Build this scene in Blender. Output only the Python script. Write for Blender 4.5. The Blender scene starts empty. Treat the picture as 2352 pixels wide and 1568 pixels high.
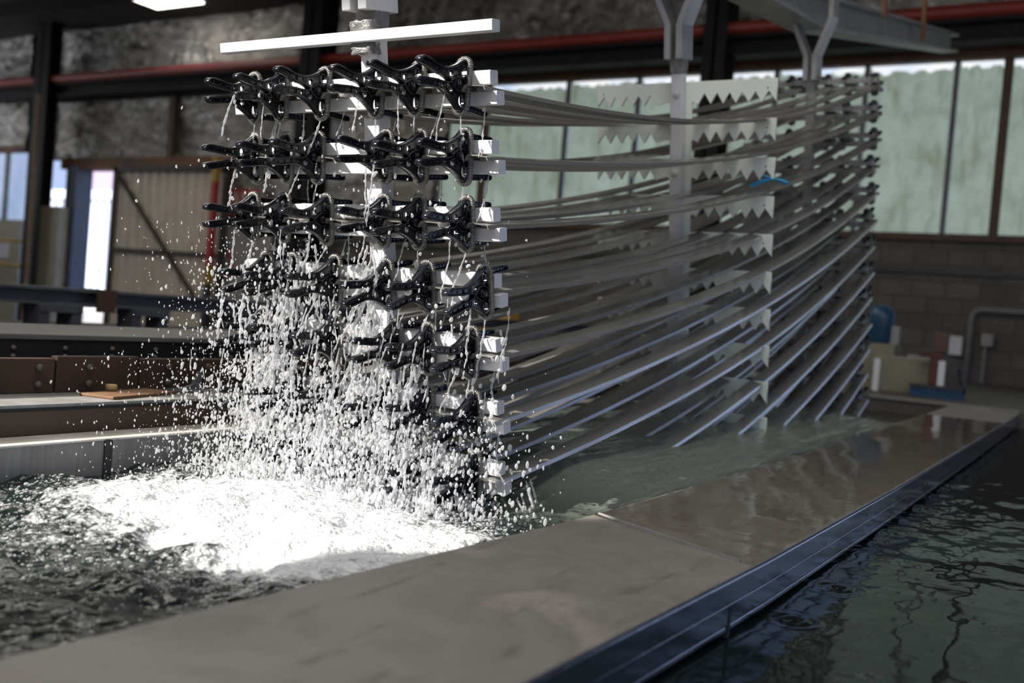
import bpy, bmesh, math, random
import numpy as np
from mathutils import Vector, Matrix

sc = bpy.context.scene
COL = sc.collection
rnd = random.Random(7)
nrs = np.random.RandomState(11)

# ---------------------------------------------------------------- camera
cam_d = bpy.data.cameras.new('camera')
cam = bpy.data.objects.new('camera', cam_d)
COL.objects.link(cam)
sc.camera = cam
CAM_X = Vector((0.85566, 0.51078, 0.08332))
CAM_D = Vector((0.08634, 0.01786, -0.99611))
CAM_F = Vector((-0.51028, 0.85952, -0.02882))
mw = Matrix.Identity(4)
for i in range(3):
    mw[i][0], mw[i][1], mw[i][2] = CAM_X[i], -CAM_D[i], -CAM_F[i]
mw[2][3] = 1.45
cam.matrix_world = mw
cam_d.sensor_width = 36.0
cam_d.lens = 35.34
cam_d.clip_start = 0.05
cam_d.clip_end = 300
cam_d.dof.use_dof = True
cam_d.dof.focus_distance = 2.33
cam_d.dof.aperture_fstop = 2.6

# ---------------------------------------------------------------- light and exposure
sc.view_settings.view_transform = 'Standard'
sc.view_settings.look = 'None'
sc.view_settings.exposure = 0.0
sc.view_settings.gamma = 1.0
sc.view_settings.use_curve_mapping = False
world = bpy.data.worlds.new('daylight_sky')
sc.world = world
world.use_nodes = True
wn = world.node_tree
wbg = wn.nodes['Background']
wtc = wn.nodes.new('ShaderNodeTexCoord')
wsep = wn.nodes.new('ShaderNodeSeparateXYZ')
wramp = wn.nodes.new('ShaderNodeValToRGB')
wn.links.new(wtc.outputs['Generated'], wsep.inputs[0])
wn.links.new(wsep.outputs['Z'], wramp.inputs[0])
wn.links.new(wramp.outputs[0], wbg.inputs[0])
wramp.color_ramp.elements[0].position = 0.0
wramp.color_ramp.elements[0].color = (0.60, 0.74, 1.08, 1)
wramp.color_ramp.elements[1].position = 0.6
wramp.color_ramp.elements[1].color = (0.26, 0.44, 0.95, 1)
wbg.inputs[1].default_value = 0.95

SUN_D = Vector((0.75, 1.0, -0.80)).normalized()
sun_d = bpy.data.lights.new('sun', 'SUN')
sun_d.energy = 11.0
sun_d.angle = math.radians(0.55)
sun_d.color = (1.0, 0.955, 0.90)
sun = bpy.data.objects.new('sun', sun_d)
sun.rotation_euler = SUN_D.to_track_quat('-Z', 'Y').to_euler()
sun.location = (-12, -14, 14)
COL.objects.link(sun)

# ---------------------------------------------------------------- helpers: materials
class N:
    """tiny node helper"""
    def __init__(self, name):
        self.m = bpy.data.materials.new(name)
        self.m.use_nodes = True
        self.t = self.m.node_tree
        self.t.nodes.clear()
        self.out = self.t.nodes.new('ShaderNodeOutputMaterial')
    def n(self, typ, **kw):
        x = self.t.nodes.new(typ)
        for k, v in kw.items():
            if k in x.inputs:
                x.inputs[k].default_value = v
            else:
                setattr(x, k, v)
        return x
    def l(self, a, b):
        self.t.links.new(a, b)
    def coords(self, scale=(1, 1, 1), kind='Object'):
        tc = self.n('ShaderNodeTexCoord')
        mp = self.n('ShaderNodeMapping')
        mp.inputs['Scale'].default_value = scale
        self.l(tc.outputs[kind], mp.inputs[0])
        return mp.outputs[0]
    def noise(self, co, scale, detail=5, rough=0.6, dist=0.0):
        x = self.n('ShaderNodeTexNoise')
        x.inputs['Scale'].default_value = scale
        x.inputs['Detail'].default_value = detail
        x.inputs['Roughness'].default_value = rough
        x.inputs['Distortion'].default_value = dist
        self.l(co, x.inputs['Vector'])
        return x.outputs['Fac']
    def ramp(self, fac, stops):
        r = self.n('ShaderNodeValToRGB')
        e = r.color_ramp.elements
        while len(e) < len(stops):
            e.new(0.5)
        for s, (p, c) in zip(e, stops):
            s.position = p
            s.color = (c[0], c[1], c[2], 1) if not isinstance(c, (int, float)) else (c, c, c, 1)
        self.l(fac, r.inputs[0])
        return r.outputs[0]
    def mix(self, fac, a, b, mode='MIX'):
        x = self.n('ShaderNodeMix', data_type='RGBA', blend_type=mode)
        for s, v in ((0, fac), (6, a), (7, b)):
            if hasattr(v, 'is_linked'):
                self.l(v, x.inputs[s])
            else:
                x.inputs[s].default_value = v if s == 0 else (v[0], v[1], v[2], 1)
        return x.outputs[2]
    def math(self, op, a, b=0.0, clamp=False):
        x = self.n('ShaderNodeMath', operation=op, use_clamp=clamp)
        for s, v in ((0, a), (1, b)):
            if hasattr(v, 'is_linked'):
                self.l(v, x.inputs[s])
            else:
                x.inputs[s].default_value = v
        return x.outputs[0]
    def bump(self, h, strength=0.3, dist=0.01, normal=None):
        b = self.n('ShaderNodeBump')
        b.inputs['Strength'].default_value = strength
        b.inputs['Distance'].default_value = dist
        self.l(h, b.inputs['Height'])
        if normal is not None:
            self.l(normal, b.inputs['Normal'])
        return b.outputs[0]
    def bsdf(self, color=(0.5, 0.5, 0.5), rough=0.5, metal=0.0, normal=None, **kw):
        p = self.n('ShaderNodeBsdfPrincipled')
        for k, v in (('Base Color', color), ('Roughness', rough), ('Metallic', metal), ('Normal', normal)):
            if v is None:
                continue
            if hasattr(v, 'is_linked'):
                self.l(v, p.inputs[k])
            elif k == 'Base Color':
                p.inputs[k].default_value = (v[0], v[1], v[2], 1)
            else:
                p.inputs[k].default_value = v
        for k, v in kw.items():
            p.inputs[k.replace('_', ' ')].default_value = v
        return p.outputs[0]
    def end(self, s):
        self.l(s, self.out.inputs[0])
        return self.m


def simple(name, c1, c2=None, rough=0.5, metal=0.0, scale=6.0, bump=0.0, bscale=40.0, stretch=(1, 1, 1), kind='Object', **kw):
    a = N(name)
    co = a.coords(stretch, kind)
    c2 = c2 or tuple(x * 0.8 for x in c1)
    f = a.noise(co, scale)
    col = a.ramp(f, [(0.32, c1), (0.68, c2)])
    nrm = None
    if bump:
        nrm = a.bump(a.noise(co, bscale), bump, 0.01)
    return a.end(a.bsdf(col, rough, metal, nrm, **kw))


def emis(name, stops, strength, scale=2.0, stretch=(1, 1, 1)):
    a = N(name)
    co = a.coords(stretch)
    col = a.ramp(a.noise(co, scale, 6), stops)
    e = a.n('ShaderNodeEmission')
    a.l(col, e.inputs[0])
    e.inputs[1].default_value = strength
    return a.end(e.outputs[0])


M = {}
M['clamp'] = simple('black_nylon', (0.006, 0.007, 0.010), (0.010, 0.011, 0.015), rough=0.10, scale=20, bump=0.08, bscale=120, Specular_IOR_Level=0.36)
M['spring'] = simple('spring_steel', (0.42, 0.405, 0.37), (0.27, 0.26, 0.235), rough=0.33, metal=0.8, scale=60)
M['white_metal'] = simple('pale_anodised_aluminium', (0.62, 0.62, 0.62), (0.54, 0.54, 0.54), rough=0.33, metal=0.1, scale=9, bump=0.05, bscale=90)
M['weld'] = simple('weld_metal', (0.30, 0.29, 0.28), (0.18, 0.18, 0.17), rough=0.45, metal=0.5, scale=40, bump=0.6, bscale=70)
M['strip'] = None
a = N('mill_aluminium')
co = a.coords((14, 0.7, 14))
f = a.noise(co, 3.0, 6, 0.65)
M['strip'] = a.end(a.bsdf(a.ramp(f, [(0.3, (0.46, 0.44, 0.405)), (0.7, (0.54, 0.52, 0.49))]), a.ramp(f, [(0.3, 0.28), (0.7, 0.16)]), 0.72, a.bump(f, 0.03, 0.002)))
M['plate'] = simple('milky_plastic', (0.86, 0.90, 0.81), (0.80, 0.84, 0.75), rough=0.35, scale=5, bump=0.05, Subsurface_Weight=0.1)
M['old_alu'] = simple('weathered_aluminium', (0.42, 0.42, 0.41), (0.27, 0.27, 0.27), rough=0.42, metal=0.55, scale=7, bump=0.15, bscale=30)
M['bolt'] = simple('pale_bolt', (0.55, 0.55, 0.50), rough=0.4)
M['ribbon'] = simple('blue_tape', (0.02, 0.20, 0.42), (0.03, 0.28, 0.52), rough=0.35)

# rim: warm grey plastic-coated steel with stains and scuffs
a = N('rim_sheet')
co = a.coords((1, 1, 1))
big = a.noise(co, 3.2, 6, 0.62, 0.6)
fine = a.noise(co, 34, 5, 0.65)
strk = a.noise(a.coords((9, 1.2, 9)), 4.0, 6, 0.7, 0.4)
c = a.ramp(big, [(0.30, (0.125, 0.112, 0.10)), (0.45, (0.195, 0.18, 0.165)), (0.60, (0.165, 0.149, 0.132)), (0.72, (0.30, 0.27, 0.245))])
c = a.mix(a.ramp(fine, [(0.35, 0.0), (0.75, 0.45)]), c, (0.27, 0.25, 0.225))
c = a.mix(a.ramp(strk, [(0.57, 0.0), (0.68, 0.7)]), c, (0.085, 0.075, 0.065))
M['rim'] = a.end(a.bsdf(c, a.ramp(fine, [(0.3, 0.42), (0.7, 0.6)]), 0.0, a.bump(fine, 0.12, 0.004)))

a = N('steel_side')
co = a.coords((1, 1, 1))
f = a.noise(a.coords((5, 0.8, 5)), 3.0, 6, 0.6, 0.3)
g = a.noise(co, 45, 4)
c = a.ramp(f, [(0.3, (0.20, 0.22, 0.26)), (0.7, (0.33, 0.35, 0.40))])
M['steel'] = a.end(a.bsdf(c, a.ramp(g, [(0.3, 0.10), (0.75, 0.24)]), 0.85, a.bump(g, 0.08, 0.003)))
a = N('tank_lining')
co = a.coords((1, 1, 0.25))
f = a.noise(co, 7, 7, 0.7)
g = a.noise(a.coords((1, 1, 0.06)), 60, 4)
c = a.ramp(f, [(0.3, (0.10, 0.10, 0.10)), (0.7, (0.20, 0.20, 0.195))])
c = a.mix(a.ramp(g, [(0.45, 0.0), (0.75, 0.5)]), c, (0.27, 0.27, 0.265))
M['lining'] = a.end(a.bsdf(c, 0.45, 0.25, a.bump(f, 0.15, 0.005)))
M['far_rim'] = simple('far_rim_sheet', (0.62, 0.59, 0.55), (0.42, 0.39, 0.36), rough=0.4, scale=7, bump=0.1)  # lighter tone than the near rim sheet
M['seam'] = simple('dark_joint', (0.03, 0.03, 0.03), rough=0.6)
M['brown'] = simple('brown_painted_steel', (0.072, 0.040, 0.023), (0.048, 0.027, 0.016), rough=0.55, scale=4, bump=0.1, stretch=(1, 0.5, 1))
M['rust'] = simple('rusty_plate', (0.055, 0.026, 0.013), (0.030, 0.016, 0.009), rough=0.7, scale=9, bump=0.3)
M['black'] = simple('black_steel', (0.010, 0.010, 0.011), (0.018, 0.017, 0.016), rough=0.65, scale=5, Specular_IOR_Level=0.25)
M['ledge'] = simple('pale_ledge', (0.25, 0.24, 0.23), (0.15, 0.145, 0.14), rough=0.6, scale=12, bump=0.2)
M['slab'] = simple('grey_slab', (0.13, 0.127, 0.118), (0.085, 0.082, 0.077), rough=0.6, scale=5, stretch=(1, 0.4, 1))
M['galv'] = simple('galvanised_steel', (0.16, 0.165, 0.175), (0.10, 0.10, 0.11), rough=0.5, metal=0.4, scale=5)
M['boltdull'] = simple('dull_bolt', (0.10, 0.085, 0.075), rough=0.6)
M['wood'] = simple('old_plywood', (0.20, 0.10, 0.04), (0.10, 0.05, 0.02), rough=0.7, scale=10)
M['tan_knob'] = simple('tan_plastic', (0.45, 0.30, 0.14), rough=0.5)
M['concrete'] = simple('concrete_floor', (0.16, 0.15, 0.14), (0.10, 0.095, 0.09), rough=0.75, scale=2, bump=0.2)
M['roof'] = simple('roof_sheet', (0.06, 0.055, 0.05), (0.035, 0.032, 0.03), rough=0.7, scale=2)
M['darkwall'] = simple('dark_cladding', (0.07, 0.065, 0.06), (0.045, 0.042, 0.04), rough=0.7, scale=2)
M['red'] = simple('red_pipe_paint', (0.33, 0.050, 0.038), (0.24, 0.036, 0.03), rough=0.45, scale=4)
M['rustlintel'] = simple('rust_orange_steel', (0.28, 0.13, 0.05), (0.10, 0.05, 0.025), rough=0.65, scale=3, stretch=(0.5, 1, 1))
M['brownpost'] = simple('brown_steel_post', (0.11, 0.06, 0.035), (0.07, 0.04, 0.025), rough=0.6)
M['cream'] = simple('cream_paint', (0.50, 0.46, 0.36), (0.40, 0.37, 0.29), rough=0.6)
M['bluepost'] = simple('blue_grey_paint', (0.14, 0.16, 0.22), (0.10, 0.12, 0.17), rough=0.5)
M['tan'] = simple('tan_pipe', (0.30, 0.20, 0.12), (0.20, 0.13, 0.08), rough=0.6)
M['yellow'] = simple('yellow_paint', (0.50, 0.30, 0.02), rough=0.5)
M['paper'] = simple('white_paper', (0.70, 0.70, 0.70), (0.62, 0.62, 0.64), rough=0.7)
M['signwhite'] = simple('sign_white', (0.50, 0.49, 0.47), (0.42, 0.41, 0.40), rough=0.5)
M['signred'] = simple('sign_red', (0.45, 0.02, 0.02), rough=0.45)
M['gate'] = simple('tan_corrugated_sheet', (0.80, 0.71, 0.60), (0.66, 0.57, 0.48), rough=0.55, scale=3)
M['gateframe'] = simple('dark_gate_frame', (0.06, 0.045, 0.035), rough=0.6)
M['fence'] = simple('white_corrugated_sheet', (0.75, 0.80, 0.88), (0.68, 0.72, 0.80), rough=0.5, scale=1)
M['pinkwall'] = simple('mauve_cladding', (0.38, 0.30, 0.42), (0.34, 0.27, 0.38), rough=0.6)
M['blue'] = simple('blue_enamel', (0.018, 0.065, 0.13), (0.012, 0.05, 0.105), rough=0.4)
M['darkgrey'] = simple('dark_grey_cast', (0.05, 0.05, 0.05), rough=0.5)
M['tub'] = simple('yellowed_plastic', (0.24, 0.23, 0.16), (0.19, 0.18, 0.13), rough=0.5)
M['palegrey'] = simple('pale_grey_plastic', (0.32, 0.31, 0.29), rough=0.5)
M['darkred'] = simple('dark_red_casting', (0.10, 0.025, 0.02), (0.06, 0.02, 0.015), rough=0.55)
M['conduit'] = simple('grey_conduit', (0.22, 0.21, 0.20), (0.17, 0.165, 0.16), rough=0.5)
M['deck'] = simple('far_deck', (0.10, 0.083, 0.07), (0.065, 0.055, 0.048), rough=0.55, scale=2.5)

# crinkled foil insulation
a = N('foil_insulation')
co = a.coords((1, 1, 1))
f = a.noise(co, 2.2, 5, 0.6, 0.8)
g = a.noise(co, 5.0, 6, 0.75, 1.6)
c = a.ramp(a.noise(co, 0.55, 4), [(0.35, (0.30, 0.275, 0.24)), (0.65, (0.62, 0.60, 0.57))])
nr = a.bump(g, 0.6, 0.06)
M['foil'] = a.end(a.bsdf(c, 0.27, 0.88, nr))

# translucent fibreglass window sheets lit by the daylight outside
a = N('fibreglass_sheet')
co = a.coords((1, 1, 1))
f = a.noise(co, 1.6, 7, 0.75, 0.3)
g = a.noise(a.coords((3, 3, 0.6)), 2.2, 6, 0.7)
c = a.ramp(f, [(0.3, (0.19, 0.225, 0.17)), (0.5, (0.29, 0.36, 0.325)), (0.7, (0.36, 0.44, 0.42))])
c = a.mix(a.ramp(g, [(0.50, 0.0), (0.72, 0.85)]), c, (0.13, 0.15, 0.09))
e = a.n('ShaderNodeEmission')
a.l(c, e.inputs[0])
e.inputs[1].default_value = 0.80
p = a.n('ShaderNodeBsdfPrincipled')
p.inputs['Base Color'].default_value = (0.12, 0.145, 0.12, 1)
p.inputs['Roughness'].default_value = 0.5
ad = a.n('ShaderNodeAddShader')
a.l(e.outputs[0], ad.inputs[0])
a.l(p.outputs[0], ad.inputs[1])
M['fibre'] = a.end(ad.outputs[0])
M['skygap'] = emis('bright_sky_gap', [(0.3, (0.55, 0.72, 1.0)), (0.6, (1.0, 1.0, 1.0))], 1.0, 1.2)
M['bluepane'] = emis('blue_lit_pane', [(0.3, (0.30, 0.40, 0.62)), (0.7, (0.48, 0.58, 0.80))], 1.0, 0.8)
M['skylight'] = emis('roof_light_sheet', [(0.3, (1.0, 0.95, 0.86)), (0.7, (0.9, 0.86, 0.79))], 5.2, 1.0)

# concrete block wall
a = N('concrete_blocks')
tc = a.n('ShaderNodeTexCoord')
sp = a.n('ShaderNodeSeparateXYZ')
a.l(tc.outputs['Object'], sp.inputs[0])
cb = a.n('ShaderNodeCombineXYZ')
a.l(sp.outputs[0], cb.inputs[0])
a.l(sp.outputs[2], cb.inputs[1])
br = a.n('ShaderNodeTexBrick')
a.l(cb.outputs[0], br.inputs['Vector'])
br.inputs['Color1'].default_value = (0.17, 0.155, 0.135, 1)
br.inputs['Color2'].default_value = (0.085, 0.078, 0.07, 1)
br.inputs['Mortar'].default_value = (0.075, 0.07, 0.062, 1)
br.inputs['Scale'].default_value = 1.0
br.inputs['Mortar Size'].default_value = 0.012
br.inputs['Brick Width'].default_value = 0.42
br.inputs['Row Height'].default_value = 0.21
br.inputs['Bias'].default_value = -0.3
f = a.noise(a.coords((1, 1, 1)), 1.6, 6, 0.65)
c = a.mix(a.ramp(f, [(0.35, 0.6), (0.6, 0.0)]), br.outputs['Color'], (0.07, 0.062, 0.055))
M['blocks'] = a.end(a.bsdf(c, 0.85, 0.0, a.bump(br.outputs['Fac'], -0.3, 0.01)))


def water_mat(name, foam=False, clear=None, murk=0.35, gloss=1.0, tint=(0.58, 0.66, 0.61), body=(0.05, 0.07, 0.062), rip=None, ripstr=0.2):
    a = N(name)
    nrm = None
    if rip:
        nrm = a.bump(a.noise(a.coords(rip[0]), rip[1], 4, 0.6, 0.6), ripstr, 0.02)
    tr = a.n('ShaderNodeBsdfTransparent')
    tr.inputs[0].default_value = (*tint, 1)
    df = a.n('ShaderNodeBsdfDiffuse')
    df.inputs[0].default_value = (*body, 1)
    if clear:
        ct = a.n('ShaderNodeAttribute', attribute_name='clear')
        a.l(a.mix(ct.outputs['Fac'], body, clear), df.inputs[0])
    m1 = a.n('ShaderNodeMixShader')
    m1.inputs[0].default_value = murk
    a.l(tr.outputs[0], m1.inputs[1])
    a.l(df.outputs[0], m1.inputs[2])
    gl = a.n('ShaderNodeBsdfGlossy')
    gl.inputs['Roughness'].default_value = 0.04
    gl.inputs[0].default_value = (gloss, gloss, gloss, 1)
    fr = a.n('ShaderNodeFresnel')
    fr.inputs['IOR'].default_value = 1.34
    m2 = a.n('ShaderNodeMixShader')
    a.l(fr.outputs[0], m2.inputs[0])
    a.l(m1.outputs[0], m2.inputs[1])
    a.l(gl.outputs[0], m2.inputs[2])
    if nrm is not None:
        for nd in (gl, fr, df):
            a.l(nrm, nd.inputs['Normal'])
    if not foam:
        return a.end(m2.outputs[0])
    at = a.n('ShaderNodeAttribute', attribute_name='foam')
    co = a.coords((1, 1, 1))
    nz = a.noise(co, 26, 6, 0.7, 0.5)
    vo = a.n('ShaderNodeTexVoronoi')
    vo.inputs['Scale'].default_value = 120
    a.l(co, vo.inputs['Vector'])
    vs = a.n('ShaderNodeTexVoronoi')
    vs.inputs['Scale'].default_value = 52
    a.l(co, vs.inputs['Vector'])
    cell = a.math('ADD', a.math('MULTIPLY', vo.outputs['Distance'], 0.5), a.math('MULTIPLY', vs.outputs['Distance'], 0.8))
    k = a.math('ADD', at.outputs['Fac'], a.math('MULTIPLY', a.math('SUBTRACT', nz, 0.5), 1.3))
    k = a.math('ADD', k, a.math('MULTIPLY', a.math('SUBTRACT', cell, 0.45), -0.55))
    mask = a.ramp(k, [(0.40, 0.0), (0.85, 1.0)])
    fb = a.bump(cell, 0.8, 0.009, a.bump(nz, 0.7, 0.028))
    fo = a.bsdf((0.80, 0.82, 0.83), 0.22, 0.0, fb)
    m3 = a.n('ShaderNodeMixShader')
    a.l(mask, m3.inputs[0])
    a.l(m2.outputs[0], m3.inputs[1])
    a.l(fo, m3.inputs[2])
    return a.end(m3.outputs[0])


M['water'] = water_mat('tank_water', True, (0.31, 0.35, 0.30), 0.5, rip=((1, 1, 1), 40), ripstr=0.12, body=(0.018, 0.026, 0.025))
M['film'] = water_mat('water_film', False, None, 0.0, tint=(0.93, 0.92, 0.90), rip=((5, 1.6, 5), 6), ripstr=0.02)
M['rightwater'] = water_mat('still_water', False, None, 0.7, 0.62, tint=(0.12, 0.16, 0.15), body=(0.010, 0.016, 0.015), rip=((1.2, 2.4, 1), 9), ripstr=0.035)

a = N('falling_water')
gl = a.n('ShaderNodeBsdfGlass')
gl.inputs['IOR'].default_value = 1.33
gl.inputs['Roughness'].default_value = 0.03
df = a.n('ShaderNodeBsdfDiffuse')
df.inputs[0].default_value = (0.93, 0.94, 0.95, 1)
tl = a.n('ShaderNodeBsdfTranslucent')
tl.inputs[0].default_value = (0.93, 0.94, 0.95, 1)
ad = a.n('ShaderNodeMixShader')
a.l(df.outputs[0], ad.inputs[1])
a.l(tl.outputs[0], ad.inputs[2])
mx = a.n('ShaderNodeMixShader')
mx.inputs[0].default_value = 0.38
tp = a.n('ShaderNodeBsdfTransparent')
gm = a.n('ShaderNodeMixShader')
gm.inputs[0].default_value = 0.45
a.l(gl.outputs[0], gm.inputs[1])
a.l(tp.outputs[0], gm.inputs[2])
a.l(gm.outputs[0], mx.inputs[1])
a.l(ad.outputs[0], mx.inputs[2])
M['drops'] = a.end(mx.outputs[0])
M['stream'] = M['drops'].copy()
M['stream'].name = 'running_water'
for nd in list(M['stream'].node_tree.nodes):
    if nd.name == mx.name:
        nd.inputs[0].default_value = 0.30

# ---------------------------------------------------------------- helpers: meshes
class MB:
    def __init__(self):
        self.v, self.f = [], []
    def add(self, vs, fs, mat=None):
        o = len(self.v)
        self.v += [tuple(mat @ Vector(p)) if mat is not None else tuple(p) for p in vs]
        self.f += [tuple(i + o for i in q) for q in fs]
        return self
    def box(self, x0, x1, y0, y1, z0, z1, mat=None):
        return self.add([(x0, y0, z0), (x1, y0, z0), (x1, y1, z0), (x0, y1, z0), (x0, y0, z1), (x1, y0, z1), (x1, y1, z1), (x0, y1, z1)],
                        [(0, 3, 2, 1), (4, 5, 6, 7), (0, 1, 5, 4), (1, 2, 6, 5), (2, 3, 7, 6), (3, 0, 4, 7)], mat)
    def tube(self, pts, r, n=8, cap=True, mat=None):
        pts = [Vector(p) for p in pts]
        rs = r if isinstance(r, (list, tuple)) else [r] * len(pts)
        vs, fs = [], []
        up = None
        for i, p in enumerate(pts):
            d = (pts[min(i + 1, len(pts) - 1)] - pts[max(i - 1, 0)])
            d = d.normalized() if d.length > 1e-9 else Vector((0, 0, 1))
            if up is None:
                up = Vector((0, 0, 1)) if abs(d.z) < 0.9 else Vector((1, 0, 0))
            s = d.cross(up).normalized()
            up = s.cross(d).normalized()
            for k in range(n):
                t = 2 * math.pi * k / n
                vs.append(p + (s * math.cos(t) + up * math.sin(t)) * rs[i])
        for i in range(len(pts) - 1):
            for k in range(n):
                a_, b_ = i * n + k, i * n + (k + 1) % n
                fs.append((a_, b_, b_ + n, a_ + n))
        if cap:
            fs.append(tuple(range(n))[::-1])
            fs.append(tuple((len(pts) - 1) * n + k for k in range(n)))
        return self.add(vs, fs, mat)
    def sweep(self, prof, pts, mat=None):
        """prof: closed (x,z) polygon swept along pts whose frame stays upright; pts along y"""
        n = len(prof)
        vs, fs = [], []
        for (px, py, pz) in pts:
            for (x, z) in prof:
                vs.append((px + x, py, pz + z))
        for i in range(len(pts) - 1):
            for k in range(n):
                a_, b_ = i * n + k, i * n + (k + 1) % n
                fs.append((a_, b_, b_ + n, a_ + n))
        fs.append(tuple(range(n))[::-1])
        fs.append(tuple((len(pts) - 1) * n + k for k in range(n)))
        return self.add(vs, fs, mat)
    def prism(self, poly, y0, y1, mat=None):
        """(x,z) polygon extruded along y"""
        n = len(poly)
        vs = [(x, y0, z) for x, z in poly] + [(x, y1, z) for x, z in poly]
        fs = [tuple(range(n)), tuple(range(n, 2 * n))[::-1]]
        for k in range(n):
            fs.append((k, k + n, (k + 1) % n + n, (k + 1) % n))
        return self.add(vs, fs, mat)
    def lathe(self, prof, n=20, mat=None):
        vs, fs = [], []
        for r, z in prof:
            for k in range(n):
                t = 2 * math.pi * k / n
                vs.append((r * math.cos(t), r * math.sin(t), z))
        for i in range(len(prof) - 1):
            for k in range(n):
                a_, b_ = i * n + k, i * n + (k + 1) % n
                fs.append((a_, b_, b_ + n, a_ + n))
        fs.append(tuple(range(n))[::-1])
        fs.append(tuple((len(prof) - 1) * n + k for k in range(n)))
        return self.add(vs, fs, mat)
    def mesh(self, name, mat, smooth=False, bevel=0.0):
        me = bpy.data.meshes.new(name)
        me.from_pydata(self.v, [], self.f)
        bm = bmesh.new()
        bm.from_mesh(me)
        bmesh.ops.recalc_face_normals(bm, faces=bm.faces)
        if bevel:
            es = [e for e in bm.edges if len(e.link_faces) == 2 and e.calc_face_angle(0) > 0.6]
            bmesh.ops.bevel(bm, geom=es, offset=bevel, segments=2, affect='EDGES', profile=0.5)
        bm.to_mesh(me)
        bm.free()
        me.materials.append(mat)
        if smooth:
            me.shade_smooth()
        return me
    def build(self, name, mat, parent=None, smooth=False, bevel=0.0, label=None):
        return link(name, self.mesh(name, mat, smooth, bevel), parent, label)


def link(name, me, parent=None, label=None):
    o = bpy.data.objects.new(name, me)
    COL.objects.link(o)
    if parent is not None:
        o.parent = parent
    if label:
        o['label'] = label
    return o


def tag(o, label, cat, group=None, kind=None):
    o['label'] = label
    o['category'] = cat
    if group:
        o['group'] = group
    if kind:
        o['kind'] = kind
    return o


def struct(o):
    o['kind'] = 'structure'
    return o


def empty(name, loc=(0, 0, 0), label=None, cat=None, group=None):
    o = bpy.data.objects.new(name, None)
    o.empty_display_size = 0.05
    COL.objects.link(o)
    o.location = loc
    if label:
        tag(o, label, cat, group)
    return o


def np_mesh(name, V, F, mat, smooth=True):
    me = bpy.data.meshes.new(name)
    V = np.asarray(V, dtype=np.float32)
    F = np.asarray(F, dtype=np.int32)
    k = F.shape[1]
    me.vertices.add(len(V))
    me.vertices.foreach_set('co', V.ravel())
    me.loops.add(F.size)
    me.loops.foreach_set('vertex_index', F.ravel())
    me.polygons.add(len(F))
    me.polygons.foreach_set('loop_start', np.arange(0, F.size, k, dtype=np.int32))
    me.update(calc_edges=True)
    me.validate()
    me.materials.append(mat)
    if smooth:
        me.shade_smooth()
    return me


_T = nrs.rand(256, 256)
def vnoise(x, y):
    xi, yi = np.floor(x).astype(int), np.floor(y).astype(int)
    fx, fy = x - xi, y - yi
    fx, fy = fx * fx * (3 - 2 * fx), fy * fy * (3 - 2 * fy)
    g = lambda i, j: _T[i % 256, j % 256]
    return (g(xi, yi) * (1 - fx) * (1 - fy) + g(xi + 1, yi) * fx * (1 - fy) + g(xi, yi + 1) * (1 - fx) * fy + g(xi + 1, yi + 1) * fx * fy) * 2 - 1
def fbm(x, y, o=4, g=0.5):
    s, a_ = 0, 1.0
    for k in range(o):
        s = s + a_ * vnoise(x * 2 ** k + 17.3 * k, y * 2 ** k - 9.1 * k)
        a_ *= g
    return s


def interp(tab, y):
    return np.interp(y, [p[0] for p in tab], [p[1] for p in tab])


# ================================================================= the setting
RIM = 1.05
W = 14.0                                              # the end wall
XIN = [(-1.2, -1.0), (0.63, -0.956), (1.05, -0.927), (1.88, -0.880), (3.5, -0.870), (5.0, -0.885), (7.7, -0.945)]
XOUT = [(-1.2, -0.535), (0.95, -0.517), (1.77, -0.492), (3.0, -0.482), (5.0, -0.484), (7.7, -0.495)]

struct(MB().box(-26, 9.5, -1.95, 14.2, -0.2, 0.0).build('floor', M['concrete']))
struct(MB().box(-60, 60, -60, 60, -0.3, -0.01).build('ground_bounce', simple('pale_bounce_ground', (0.52, 0.47, 0.40), (0.42, 0.38, 0.33), rough=0.9, scale=1.5)))  # pale unseen ground, added to bounce warm sunlight into the hall
# roof; three unseen glowing sheets added for interior light, the fourth is visible
rf = MB()
rf.box(-25, 9, -3.0, 15, 6.8, 6.9)
struct(rf.build('ceiling', M['roof']))
for i, y in enumerate((0.5, 3.0, 5.5, 8.0, 10.5, 12.1)):
    struct(MB().box(-25, 5, y - 0.04, y + 0.04, 6.55, 6.8).build('trim_%d' % (1 + i), M['black']))
for i, (x0, x1, y0, y1) in enumerate(((-1.5, 0.6, -1.4, 3.6), (-6.2, -4.6, 1.0, 9.0), (-12.5, -11.0, 3.0, 10.0), (-16.5, -15.2, 12.2, 13.22))):
    struct(MB().box(x0, x1, y0, y1, 6.765, 6.795).build('window_%d' % (20 + i), M['skylight']))
# back wall with the tall open doorway the sun comes through
wb = MB()
wb.box(-25, -5.25, -2.0, -1.8, 0, 7.1)
wb.box(-3.59, 0.4, -2.0, -1.8, 0, 7.1)
wb.box(-5.25, -3.59, -2.0, -1.8, 5.17, 7.1)
wb.box(0.4, 9.0, -2.0, -1.8, 5.2, 7.1)
struct(wb.build('wall_back', M['darkwall']))
struct(MB().box(2.2, 9, W, W + 0.25, 5.0, 6.8).box(7.6, 9, W, W + 0.25, 0, 5.0).build('wall_end_right', M['darkwall']))
struct(MB().box(8.8, 9.0, 5.0, W, 0, 7.1).box(8.8, 9.0, -2.0, 5.0, 5.2, 7.1).build('wall_right', M['darkwall']))
struct(MB().box(-3.3, 8.6, -1.795, -1.78, 5.35, 6.6).build('window_61', emis('warm_fill_glow', [(0.3, (1.0, 0.95, 0.86)), (0.7, (1.0, 0.97, 0.92))], 3.4)))  # unseen glowing panel added to brighten the front faces of the rack plates
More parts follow.
